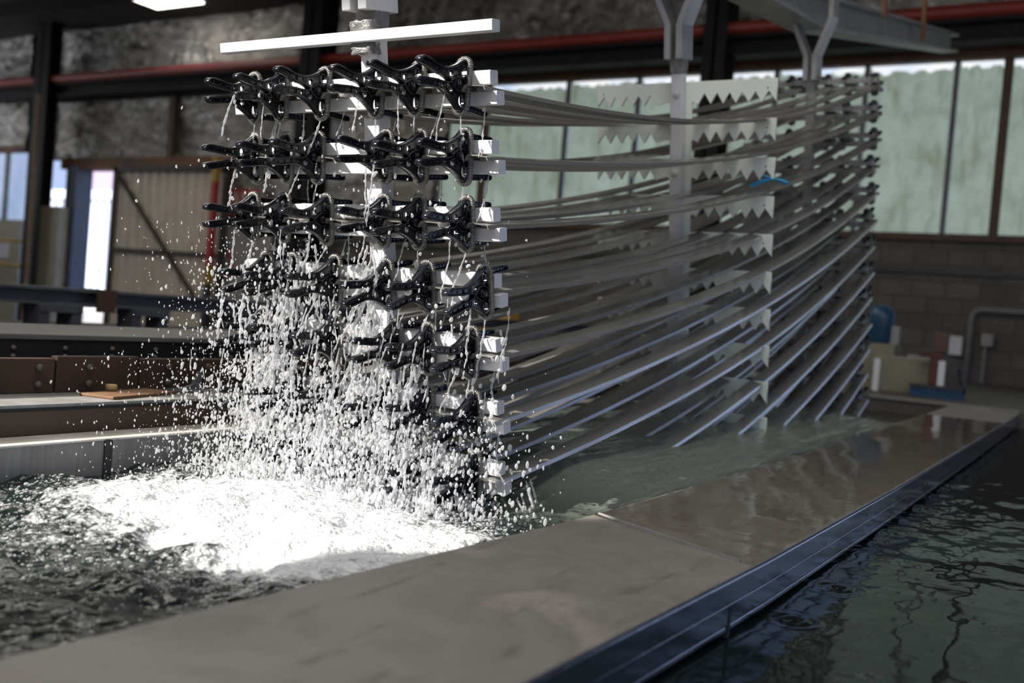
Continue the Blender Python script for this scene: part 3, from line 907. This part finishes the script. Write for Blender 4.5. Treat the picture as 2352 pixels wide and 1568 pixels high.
# lumpy welds where the bars meet the front post
def lump(x0, x1, y0, y1, z0, z1, seed):
    b = bmesh.new()
    bmesh.ops.create_cube(b, size=1.0)
    bmesh.ops.subdivide_edges(b, edges=b.edges[:], cuts=5, use_grid_fill=True)
    for v in b.verts:
        c_ = Vector((v.co.x * (x1 - x0) + (x0 + x1) / 2, v.co.y * (y1 - y0) + (y0 + y1) / 2, v.co.z * (z1 - z0) + (z0 + z1) / 2))
        n_ = float(vnoise(np.array(c_.x * 160 + seed), np.array(c_.z * 160 + c_.y * 90)))
        v.co = c_ + v.co.normalized() * 0.004 * n_ - v.co * 0.006 * (abs(v.co.x) + abs(v.co.z))
    me_ = bpy.data.meshes.new('weld')
    b.to_mesh(me_)
    b.free()
    me_.materials.append(M['weld'])
    me_.shade_smooth()
    return link('weld', me_, rack)
lump(-0.034, 0.034, -0.012, 0.03, 0.176, 0.205, 1)
lump(-0.032, 0.032, -0.010, 0.03, 0.125, 0.156, 2)
for k in range(7):
    lump(-0.03, 0.03, 0.004, 0.03, -0.022 - 0.15 * k, -0.004 - 0.15 * k, 5 + k)
# milky comb sheets on the middle post
comb = MB()
def comb_poly():
    pts = []
    PH = 0.15
    L_, R_ = -0.374, 0.391
    SP = 0.045
    zbot = 0.14 - PH * 10
    right, left = [], []
    for k in range(10):
        zt = 0.14 - PH * k
        zn = zt - 0.046                                # notch apex
        zt_b = zt - 0.088                              # tooth points
        for side in (1, -1):
            E_ = R_ if side > 0 else -L_
            xs_ = [E_ - 0.004]
            pl = [(E_, zt), (E_, zt_b + 0.002)]
            p_ = E_ - 0.006
            pl[1] = (E_, zt_b)
            while p_ - 0.052 > SP + 0.012:
                pl.append((p_ - 0.026, zn))
                pl.append((p_ - 0.052, zt_b))
                p_ -= 0.052
            pl.append((SP + 0.008, zt_b + 0.012))
            pl.append((SP, zt_b))
            (right if side > 0 else left).append(pl)
    out = []
    for k in range(10):
        if k:
            out.append((SP, right[k][0][1]))
        out += right[k]
    out.append((SP, zbot))
    out.append((-SP, zbot))
    for k in range(9, -1, -1):
        out += [(-x_, z_) for x_, z_ in left[k][::-1]]
        if k:
            out.append((-SP, left[k][0][1]))
    return out
cp = comb_poly()
cu = bpy.data.curves.new('comb', 'CURVE')
cu.dimensions = '2D'
cu.fill_mode = 'BOTH'
cu.extrude = 0.006
def add_poly(cu, pts):
    s = cu.splines.new('POLY')
    s.points.add(len(pts) - 1)
    for q, p in zip(s.points, pts):
        q.co = (p[0], p[1], 0, 1)
    s.use_cyclic_u = True
add_poly(cu, cp)
for k in range(10):
    for x_ in (0.355, -0.345):
        add_poly(cu, [(x_ + 0.0045 * math.cos(t * math.pi / 5), 0.14 - 0.15 * k - 0.036 + 0.0045 * math.sin(t * math.pi / 5)) for t in range(10)])
def curve_to_mesh(cu, mat):
    o_ = bpy.data.objects.new('tmp', cu)
    COL.objects.link(o_)
    dg = bpy.context.evaluated_depsgraph_get()
    dg.update()
    me_ = bpy.data.meshes.new_from_object(o_.evaluated_get(dg))
    bpy.data.objects.remove(o_)
    me_.materials.clear()
    me_.materials.append(mat)
    return me_
me = curve_to_mesh(cu, M['plate'])
me.name = 'comb_plate'
me.transform(Matrix.Translation((0, 2.0, 0)) @ Matrix.Rotation(math.pi / 2, 4, 'X'))
comb_o = link('comb_plate', me, rack, 'milky plastic sheet of ten toothed arms')
for z_ in (0.088, -0.22, -0.66, -1.0):
    MB().lathe([(0.014, 0), (0.013, 0.006), (0.008, 0.010), (0.001, 0.011)], 14, Matrix.Translation((0.0, 1.945, z_)) @ Matrix.Rotation(math.pi / 2, 4, 'X')).build('bolt', M['bolt'], comb_o, True)
# forked hanger legs: flat bars that spread and hook over the flight beam
def hanger(y0, y1, mk, z0=0.225, front=False):
    yc = (y0 + y1) / 2
    def arm(s):
        i_, t_ = (0.012, 0.026)
        pth = [(s * 0.024, z0), (s * 0.024, z0 + 0.13), (s * 0.082, z0 + 0.27), (s * 0.105, z0 + 0.33), (s * 0.108, z0 + 0.62)]
        l_, r_ = [], []
        for x_, z_ in pth:
            l_.append((x_ - s * 0.013, z_))
            r_.append((x_ + s * 0.013, z_))
        poly = l_ + r_[::-1]
        MB().prism(poly, y0 - 0.045, y1 + 0.03).build('hanger_arm', M[mk], rack, bevel=0.002)
    arm(1)
    arm(-1)
    MB().prism([(-0.024, 0.17), (0.024, 0.17), (0.032, z0 + 0.01), (0.032, z0 + 0.02), (-0.032, z0 + 0.02), (-0.032, z0 + 0.01)], y0 - 0.004, y1 + 0.004).build('gusset', M['weld'], rack)
hanger(0.016, 0.062, 'white_metal')
hanger(1.945, 1.992, 'old_alu')
hanger(3.93, 3.984, 'old_alu')

# flight beam overhead
bd = Vector((-0.0304, 0.9706, 0.2387)).normalized()
be = Vector((-1.787, 12.433, 4.943))
fb = empty('flight_beam', be, 'weathered aluminium I-beam overhead that the rack hangs from', 'beam')
fb.rotation_euler = bd.to_track_quat('Y', 'Z').to_euler()
LB = 6.7
for (l_, m_) in ((0, None), (1, Matrix.Translation((0, -LB, 0)) @ Matrix.Rotation(-0.085, 4, 'X') @ Matrix.Translation((0, LB, 0)))):
    y0_, y1_ = (-LB, 0) if l_ == 0 else (-10.8, -LB)
    MB().box(-0.20, 0.0, y0_, y1_, 0.075, 0.10, m_).build('flange', M['old_alu'], fb)
    MB().box(-0.20, 0.0, y0_, y1_, -0.10, -0.075, m_).build('flange', M['old_alu'], fb)
    MB().box(-0.11, -0.09, y0_, y1_, -0.076, 0.076, m_).build('web', M['old_alu'], fb)
MB().box(-0.01, 0.015, -2.9, -2.8, -0.05, 0.75).build('hanger_strap', M['rustlintel'], fb, label='rusty strap')
MB().box(-0.01, 0.015, -4.9, -4.8, 0.05, 0.9).build('hanger_strap', M['rustlintel'], fb, label='rusty strap')

# ---------------------------------------------------------------- clamps
def catmull(P, n=5):
    out = []
    m = len(P)
    for i in range(m):
        p0, p1, p2, p3 = (np.array(P[(i + d) % m]) for d in (-1, 0, 1, 2))
        for k in range(n):
            t = k / n
            out.append(tuple(0.5 * ((2 * p1) + (-p0 + p2) * t + (2 * p0 - 5 * p1 + 4 * p2 - p3) * t * t + (-p0 + 3 * p1 - 3 * p2 + p3) * t ** 3)))
    return out
ARM = [(-0.207, 0.023), (-0.201, 0.031), (-0.186, 0.0335), (-0.162, 0.0310), (-0.134, 0.0265), (-0.107, 0.0245), (-0.079, 0.0295), (-0.054, 0.0415), (-0.037, 0.0525),
       (-0.025, 0.0560), (-0.013, 0.0525), (0.004, 0.0490), (0.036, 0.0480), (0.064, 0.0470), (0.069, 0.0425), (0.062, 0.0385), (0.022, 0.0382), (-0.011, 0.0375), (-0.018, 0.030),
       (-0.021, 0.012), (-0.027, -0.008), (-0.051, -0.0165), (-0.071, -0.006), (-0.084, 0.004), (-0.107, 0.0085), (-0.140, 0.0115), (-0.170, 0.0155), (-0.198, 0.0190)]
HOLES = [(-0.0310, 0.0330, 0.0110, 0.0135), (-0.074, 0.0165, 0.0078, 0.0078), (-0.104, 0.0165, 0.0056, 0.0052), (-0.133, 0.0190, 0.0042, 0.0042), (-0.159, 0.0225, 0.0034, 0.0034), (-0.183, 0.0262, 0.0028, 0.0028)]
ARM = [(x_ if x_ > -0.08 else -0.08 + (x_ + 0.08) * 0.86, z_ if x_ > -0.08 else z_ * (1 - 0.16 * min(1, (-0.08 - x_) / 0.06))) for x_, z_ in ARM]
HOLES = [(x_ if x_ > -0.08 else -0.08 + (x_ + 0.08) * 0.86, z_ if x_ > -0.08 else z_ * (1 - 0.16 * min(1, (-0.08 - x_) / 0.06)), a_, b_) for x_, z_, a_, b_ in HOLES]
def arm_mesh(flip):
    s = -1 if flip else 1
    out = catmull([(x_, z_ * s) for x_, z_ in ARM])
    ell = lambda h, g=1.0: [(h[0] + h[2] * g * math.cos(t * math.pi / 7), (h[1] + h[3] * g * math.sin(t * math.pi / 7)) * s) for t in range(14)]
    web = bpy.data.curves.new('arm', 'CURVE')
    web.dimensions = '2D'
    web.fill_mode = 'BOTH'
    web.extrude = 0.0036
    add_poly(web, out)
    for h in HOLES:
        add_poly(web, ell(h))
    a_ = curve_to_mesh(web, M['clamp'])
    fl = bpy.data.curves.new('arm', 'CURVE')
    fl.dimensions = '2D'
    fl.fill_mode = 'NONE'
    fl.extrude = 0.0070
    fl.bevel_depth = 0.0024
    fl.bevel_resolution = 1
    add_poly(fl, out)
    add_poly(fl, [(-0.051 + 0.013 * math.cos(t * math.pi / 8), 0.013 * math.sin(t * math.pi / 8)) for t in range(16)])
    b_ = curve_to_mesh(fl, M['clamp'])
    bm = bmesh.new()
    bm.from_mesh(a_)
    bm.from_mesh(b_)
    # ribs across the handle and the jaw teeth
    for (x0, x1, z0, z1) in ((-0.0915, -0.0905, 0.003, 0.023), (-0.121, -0.120, 0.005, 0.020), (0.006, 0.008, 0.036, 0.048), (0.022, 0.024, 0.036, 0.048), (0.038, 0.040, 0.036, 0.048), (0.052, 0.054, 0.036, 0.047)):
        r_ = bmesh.ops.create_cube(bm, size=1.0)
        for v in r_['verts']:
            v.co = Vector(((x0 + x1) / 2 + v.co.x * (x1 - x0), ((z0 + z1) / 2 + v.co.y * (z1 - z0)) * s, v.co.z * 0.010))
    bmesh.ops.recalc_face_normals(bm, faces=bm.faces)
    me_ = bpy.data.meshes.new('arm')
    bm.to_mesh(me_)
    bm.free()
    me_.materials.append(M['clamp'])
    # curve (x=along, y=up, z=thickness) -> clamp (y=along, z=up, x=thickness)
    me_.transform(Matrix(((0, 0, 1, 0), (1, 0, 0, 0), (0, 1, 0, 0), (0, 0, 0, 1))))
    return me_
arm_up, arm_dn = arm_mesh(False), arm_mesh(True)
# coil spring: a ring of coil wound round both humps
loop = []
HX, HZ, RC = 0.0165, 0.0600, 0.014
for cx, cz, a0 in ((HX - RC, HZ - RC, 0), (-HX + RC, HZ - RC, 1), (-HX + RC, -HZ + RC, 2), (HX - RC, -HZ + RC, 3)):
    for k in range(5):
        t = (a0 + k / 4) * math.pi / 2
        loop.append(np.array((cx + RC * math.cos(t), cz + RC * math.sin(t))))
loop.append(loop[0])
seg = np.cumsum([0] + [np.linalg.norm(loop[i + 1] - loop[i]) for i in range(len(loop) - 1)])
TURN, PT = 84, 8
hel = []
for i in range(TURN * PT + 1):
    s_ = seg[-1] * i / (TURN * PT)
    lx = np.interp(s_, seg, [p[0] for p in loop])
    lz = np.interp(s_, seg, [p[1] for p in loop])
    l2 = (np.interp((s_ + 0.002) % seg[-1], seg, [p[0] for p in loop]) - lx, np.interp((s_ + 0.002) % seg[-1], seg, [p[1] for p in loop]) - lz)
    L = math.hypot(*l2) or 1
    nx, nz = l2[1] / L, -l2[0] / L
    th = 2 * math.pi * i / PT
    c_, d_ = 0.0058 * math.cos(th), 0.0058 * math.sin(th)
    hel.append((lx + nx * c_, -0.025 + d_, lz + nz * c_))
sp = MB().tube(hel, 0.0013, 4)
spring_me = sp.mesh('spring', M['spring'], True)
pv = MB().lathe([(0.001, -0.0125), (0.009, -0.0125), (0.010, -0.011), (0.010, 0.011), (0.009, 0.0125), (0.001, 0.0125)], 16, Matrix.Translation((0, -0.051, 0)) @ Matrix.Rotation(math.pi / 2, 4, 'Y'))
pivot_me = pv.mesh('pivot_pin', M['clamp'], True)

def clamp(mat, label, group):
    r_ = empty('spring_clamp', (0, 0, 0), label, 'clamp', group)
    r_.matrix_world = mat
    for nm, me_ in (('jaw_arm', arm_up), ('jaw_arm', arm_dn), ('spring', spring_me), ('pivot_pin', pivot_me)):
        link(nm, me_, r_)
    return r_
ROWS = [[0.295, 0.172, 0.054, -0.112, -0.249, -0.34], [0.297, 0.175, 0.073, -0.139, -0.242, -0.346], [0.295, 0.163, 0.058, -0.123, -0.262, -0.371],
        [0.341, 0.18, 0.062, -0.101, -0.24, -0.335], [0.298, 0.176, 0.078, -0.114, -0.241, -0.361], [0.302, 0.165, 0.053, -0.122, -0.243, -0.354], [0.301, 0.171, 0.04, -0.117, -0.239, -0.338]]
PHI = [8, 6, 5, 1, 5, 3, 6]
PHI_FIX = {(0, 0): 11, (0, 1): 10.5, (0, 2): 9, (3, 0): -1, (6, 0): 4, (5, 0): 2}
OW = ['top', 'second', 'third', 'fourth', 'fifth', 'sixth', 'seventh', 'eighth', 'ninth', 'tenth', 'eleventh', 'twelfth', 'thirteenth']
RW = ['top front row', 'second front row', 'third front row', 'fourth front row', 'fifth front row', 'sixth front row', 'lowest front row']
CW = ['rightmost', 'second from the right', 'third from the right', 'third from the left', 'second from the left', 'leftmost']
CLAMPS = []
for k, row in enumerate(ROWS):
    for i, x_ in enumerate(row):
        phi = PHI_FIX.get((k, i), PHI[k] + rnd.uniform(-3, 3))
        m_ = RM @ Matrix.Translation((x_, 0.0, PC - 0.15 * k)) @ Matrix.Rotation(math.radians(-phi), 4, 'X') @ Matrix.Rotation(math.radians(rnd.uniform(-4, 4)), 4, 'Z')
        clamp(m_, 'wet black clamp, %s in the %s' % (CW[i], RW[k]), 'black spring clamps on the front crossbars')
        CLAMPS.append((k, i, m_))
RXS = [0.33, 0.172, 0.076, -0.134]
RCW = ['at its right end', 'second from its right end', 'third from its right end', 'fourth from its right end']
for k in range(13):
    for i, x_ in enumerate(RXS):
        m_ = RM @ Matrix.Translation((x_ + rnd.uniform(-0.01, 0.01), 4.0, 0.194 - 0.15 * k)) @ Matrix.Rotation(math.pi + math.radians(rnd.uniform(-5, 5)), 4, 'Z') @ Matrix.Rotation(math.radians(rnd.uniform(-12, 4)), 4, 'X')
        clamp(m_, 'small dark clamp on the %s far crossbar from top, %s' % (OW[k], RCW[i]), 'dark clamps on the far crossbars')

# ---------------------------------------------------------------- aluminium strips
PROF = [(-0.0105, -0.006), (-0.0008, 0.0072), (0.0008, 0.0074), (0.0475, 0.0030), (0.0492, 0.0022), (0.0530, -0.0072), (0.0512, -0.0076), (0.0470, 0.0010), (0.0006, 0.0052), (-0.0090, -0.007)]
STR = []
for vv in range(5):
    sag = 0.106 + 0.006 * vv
    pts = []
    for i in range(41):
        t = i / 40
        pts.append((0.0015 * math.sin(9 * t + vv), -0.045 + 4.10 * t, 0.159 * t - sag * 4 * t * (1 - t)))
    me_ = MB().sweep(PROF, pts).mesh('aluminium_strip', M['strip'])
    STR.append(me_)
SW = ['outermost on the right', 'second from the right', 'third from the right', 'third from the left', 'second from the left', 'outermost on the left']
for k in range(13):
    row = ROWS[k] if k < 7 else [0.30, 0.17, 0.055, -0.115, -0.245, -0.35]
    for i, x_ in enumerate(row):
        xx = x_ + 0.020
        if k == 3 and i == 0:
            xx = 0.30
        o = link('aluminium_strip', STR[rnd.randrange(5)])
        o.matrix_world = RM @ Matrix.Translation((xx, 0, PC - 0.15 * k)) @ Matrix.Rotation(math.radians(rnd.uniform(-2.5, 2.5)), 4, 'Y')
        if k < 7:
            lb = 'curved aluminium strip held in the %s, %s' % (RW[k], SW[i])
        else:
            lb = 'aluminium strip rising from water to %s far crossbar, %s' % (OW[k], SW[i])
        tag(o, lb, 'metal strip', 'aluminium strips on the rack')
# blue tape tied to the third comb arm
rb = MB()
c0 = RM @ Vector((0.385, 1.988, -0.245))
for (p, q, w0, w1) in (((0, 0, 0), (-0.075, -0.03, -0.03), 0.003, 0.008), ((0, 0, 0), (0.07, -0.02, -0.018), 0.003, 0.008), ((0, 0, 0), (-0.03, -0.015, 0.012), 0.003, 0.004)):
    A, B = c0 + Vector(p), c0 + Vector(q)
    rb.tube([A, A.lerp(B, 0.4) + Vector((0, 0, 0.004)), B], [w0, w1, w1], 4)
rb.tube([c0 + Vector((0.006 * math.cos(t), 0.008 * math.sin(t), 0.0)) for t in np.linspace(0, 6.28, 9)], 0.004, 5)
tag(rb.build('blue_tape', M['ribbon']), 'blue plastic tape tied round the third toothed arm from the top', 'tape')

# ================================================================= falling water
def ico(sub):
    b = bmesh.new()
    bmesh.ops.create_icosphere(b, subdivisions=sub, radius=1.0)
    b.verts.ensure_lookup_table()
    V = np.array([v.co[:] for v in b.verts])
    F = np.array([[v.index for v in f.verts] for f in b.faces])
    b.free()
    return V, F
IV, IF = ico(2)
JV, JF = ico(1)
def blobs(C_, R_, S_, base=(IV, IF)):
    """centres, radii, vertical stretch -> vertices and triangles"""
    BV, BF = base
    n = len(C_)
    rv = nrs.normal(0, 1, (n, 3, 3))
    # smooth random lumps: per-axis squash plus a wobble
    sq = 1 + 0.16 * nrs.uniform(-1, 1, (n, 1, 3))
    V = BV[None] * R_[:, None, None] * sq
    wob = 1 + 0.17 * np.sin(BV[None, :, 0] * 2.3 + rv[:, :1, 0]) * np.sin(BV[None, :, 2] * 2.9 + rv[:, :1, 1])
    V = V * wob[..., None]
    V[..., 2] *= S_[:, None]
    lean = rv[:, 2, :2] * 0.09
    V[..., 0] += V[..., 2] * lean[:, :1]
    V[..., 1] += V[..., 2] * lean[:, 1:]
    V += C_[:, None, :]
    F = BF[None] + (np.arange(n) * len(BV))[:, None, None]
    return V.reshape(-1, 3), F.reshape(-1, 3)

# threads running off every clamp, wobbling and beading as they fall
th = MB()
def thread(p, length, r0, wob, drift):
    n = max(8, int(length / 0.0035))
    ph = [rnd.uniform(0, 6.3) for _ in range(6)]
    pts, rs = [], []
    for i in range(n + 1):
        t = i / n
        d = t * length
        k = wob * (0.15 + 0.85 * t)
        pts.append((p[0] + drift[0] * t + k * (math.sin(d * 38 + ph[0]) + 0.45 * math.sin(d * 131 + ph[1])), p[1] + drift[1] * t + k * math.sin(d * 45 + ph[2]), p[2] - d))
        bead = 0.38 + 0.55 * max(0, math.sin(d * 420 + ph[3])) * (0.4 + t) + 0.35 * max(0, math.sin(d * 233 + ph[5])) + 0.3 * math.sin(d * 61 + ph[4]) ** 2
        rs.append(max(0.0006, r0 * bead * (1 if t < 0.92 else (1 - t) * 12 + 0.05)))
    th.tube(pts, rs, 7)
DC, DR, DS = [], [], []
def bead_line(p, length, n, spread, rr):
    for _ in range(n):
        t = rnd.random() ** 0.8
        DC.append((p[0] + rnd.gauss(0, spread) * (0.4 + t), p[1] + rnd.gauss(0, spread) * (0.4 + t), p[2] - t * length))
        DR.append(rr * rnd.uniform(0.35, 1.15))
        DS.append(rnd.uniform(0.8, 1.9))
for (k, i, m_) in CLAMPS:
    srcs = [((0, -0.027, -0.062), 1.0), ((0, -0.09, -0.024), 0.6), ((0, 0.055, -0.050), 0.6), ((0.05, 0.0, -0.039), 0.6), ((0, -0.19, -0.022), 0.35)]
    for (lp, pr_) in srcs:
        if rnd.random() > pr_ * (0.85 if k < 2 else 1.0):
            continue
        w = m_ @ Vector(lp)
        left = 1.0 if i < 3 else 1.25
        ln = rnd.uniform(0.06, 0.13) * (1 + 0.12 * k)
        if w.z - ln < 0.99:
            ln = max(0.03, w.z - 0.99)
        thread(w, ln, rnd.uniform(0.0013, 0.0024) * (1 + 0.11 * k) * left, 0.0035 + 0.001 * k, (rnd.uniform(-0.02, 0.02), rnd.uniform(-0.03, 0.01)))
        bead_line((w.x, w.y, w.z), min(ln * 2.0, w.z - 0.97), int(4 + 3 * k * left), 0.008 + 0.003 * k, 0.0032 + 0.0004 * k)
# heavier falls where the bars dump water: columns of merged strands
for (xr, zt, nst, sp_) in ((0.04, -0.36, 20, 0.020), (-0.20, -0.36, 16, 0.022), (-0.29, -0.46, 16, 0.03), (0.16, -0.55, 12, 0.018), (-0.10, -0.62, 14, 0.03), (-0.34, -0.62, 12, 0.03), (0.09, -0.70, 14, 0.03), (0.22, -0.78, 8, 0.02), (-0.22, -0.75, 14, 0.04)):
    for _ in range(nst):
        w = RM @ Vector((xr + rnd.gauss(0, sp_), -0.05 + rnd.gauss(0, 0.03), zt + rnd.uniform(-0.16, 0.05)))
        ln = min(rnd.uniform(0.10, 0.28), max(0.04, w.z - 0.98))
        thread(w, ln, rnd.uniform(0.002, 0.0045), 0.006, (rnd.uniform(-0.05, 0.03), rnd.uniform(-0.06, 0.01)))
    w = RM @ Vector((xr, -0.06, zt))
    bead_line((w.x, w.y, w.z), w.z - 0.97, 120, sp_ * 1.3, 0.0042)
# short torn strands between the columns
for _ in range(520):
    z_ = 1.0 + 0.48 * rnd.random() ** 2.1
    x_ = rnd.gauss(-1.60, 0.20)
    if not (-2.05 < x_ < -1.22):
        continue
    thread((x_, rnd.gauss(1.86, 0.06) - (z_ - 1.0) * 0.08, z_), min(rnd.uniform(0.015, 0.06), z_ - 0.97), rnd.uniform(0.0012, 0.0026), 0.003, (rnd.uniform(-0.012, 0.008), rnd.uniform(-0.01, 0.006)))
# corner pour at the right end of the lowest bars
for _ in range(10):
    w = RM @ Vector((0.385 + rnd.uniform(-0.01, 0.03), 0.03 + rnd.uniform(-0.02, 0.05), -0.90 + rnd.uniform(-0.02, 0.02)))
    thread(w, max(0.03, w.z - 0.96), 0.003, 0.004, (0.045, -0.01))
o = th.build('water_streams', M['stream'], smooth=True)
tag(o, 'beaded threads of water pouring off the clamps and crossbars', 'water', kind='stuff')

# loose drops: thick low down and toward the left, thin mist outside
def rain(n, xr, y0, sy, zfun, rr, st=(1.0, 2.2)):
    for _ in range(n):
        x_ = rnd.gauss(xr[0], xr[1])
        z_ = zfun()
        if z_ < 0.965:
            continue
        y_ = rnd.gauss(y0, sy) + (z_ - 1.0) * -0.10
        if not (-2.13 < x_ < -0.98):
            continue
        DC.append((x_, y_, z_))
        DR.append(rr * rnd.uniform(0.3, 1.1))
        DS.append(rnd.uniform(*st))
rain(1250, (-1.66, 0.20), 1.86, 0.08, lambda: 0.97 + 0.55 * rnd.random() ** 2.2, 0.0031, (1.0, 2.6))
rain(900, (-1.80, 0.12), 1.86, 0.10, lambda: 0.97 + 0.55 * rnd.random() ** 1.5, 0.0031, (1.0, 2.6))
rain(350, (-1.58, 0.25), 1.84, 0.12, lambda: 0.98 + 0.95 * rnd.random() ** 1.3, 0.0026, (1.0, 2.4))
rain(4200, (-1.56, 0.24), 1.89, 0.06, lambda: 0.975 + 0.22 * rnd.random() ** 1.8, 0.0033, (1.0, 2.8))
n_big = len(DC)
V1, F1 = blobs(np.array(DC), np.array(DR), np.array(DS))
o = link('falling_drops', np_mesh('falling_drops', V1, F1, M['drops']))
tag(o, 'cloud of glittering water drops falling between the clamps and the foam', 'water', kind='stuff')
# fine mist flecks
DC, DR, DS = [], [], []
rain(1700, (-1.84, 0.15), 1.84, 0.13, lambda: 0.98 + 0.62 * rnd.random() ** 1.2, 0.0017, (1.0, 3.0))
rain(1500, (-1.65, 0.28), 1.76, 0.18, lambda: 0.98 + 0.30 * rnd.random() ** 1.5, 0.0019, (1.0, 2.4))
V1, F1 = blobs(np.array(DC), np.array(DR), np.array(DS), (JV, JF))
o = link('fine_spray', np_mesh('fine_spray', V1, F1, M['drops']))
tag(o, 'fine spray drifting left of the rack in front of the rusty plates', 'water', kind='stuff')

# bubbles riding on the water where the foam thins out
pick = nrs.rand(*WX.shape)
wgt = np.exp(-((WF - 0.42) / 0.22) ** 2) * (WY - 0.3 * (WX + 1.55) > 0.78) * (WY < 2.05)
ii = np.argwhere(pick < 0.16 * wgt)
nrs.shuffle(ii)
ii = ii[:5200]
P = np.stack([WX[ii[:, 0], ii[:, 1]], WY[ii[:, 0], ii[:, 1]], WZ[ii[:, 0], ii[:, 1]]], -1)
P[:, :2] += nrs.uniform(-0.003, 0.003, (len(P), 2))
keep = (P[:, 0] > -2.13) & (P[:, 0] < interp(XIN, P[:, 1]) - 0.01)
P = P[keep]
RR = 0.0013 + 0.0034 * nrs.rand(len(P)) ** 3
V1, F1 = blobs(P, RR, np.full(len(P), 0.8))
o = link('foam_bubbles', np_mesh('foam_bubbles', V1, F1, M['drops']))
tag(o, 'loose bubbles floating around the edges of the white foam', 'water', kind='stuff')
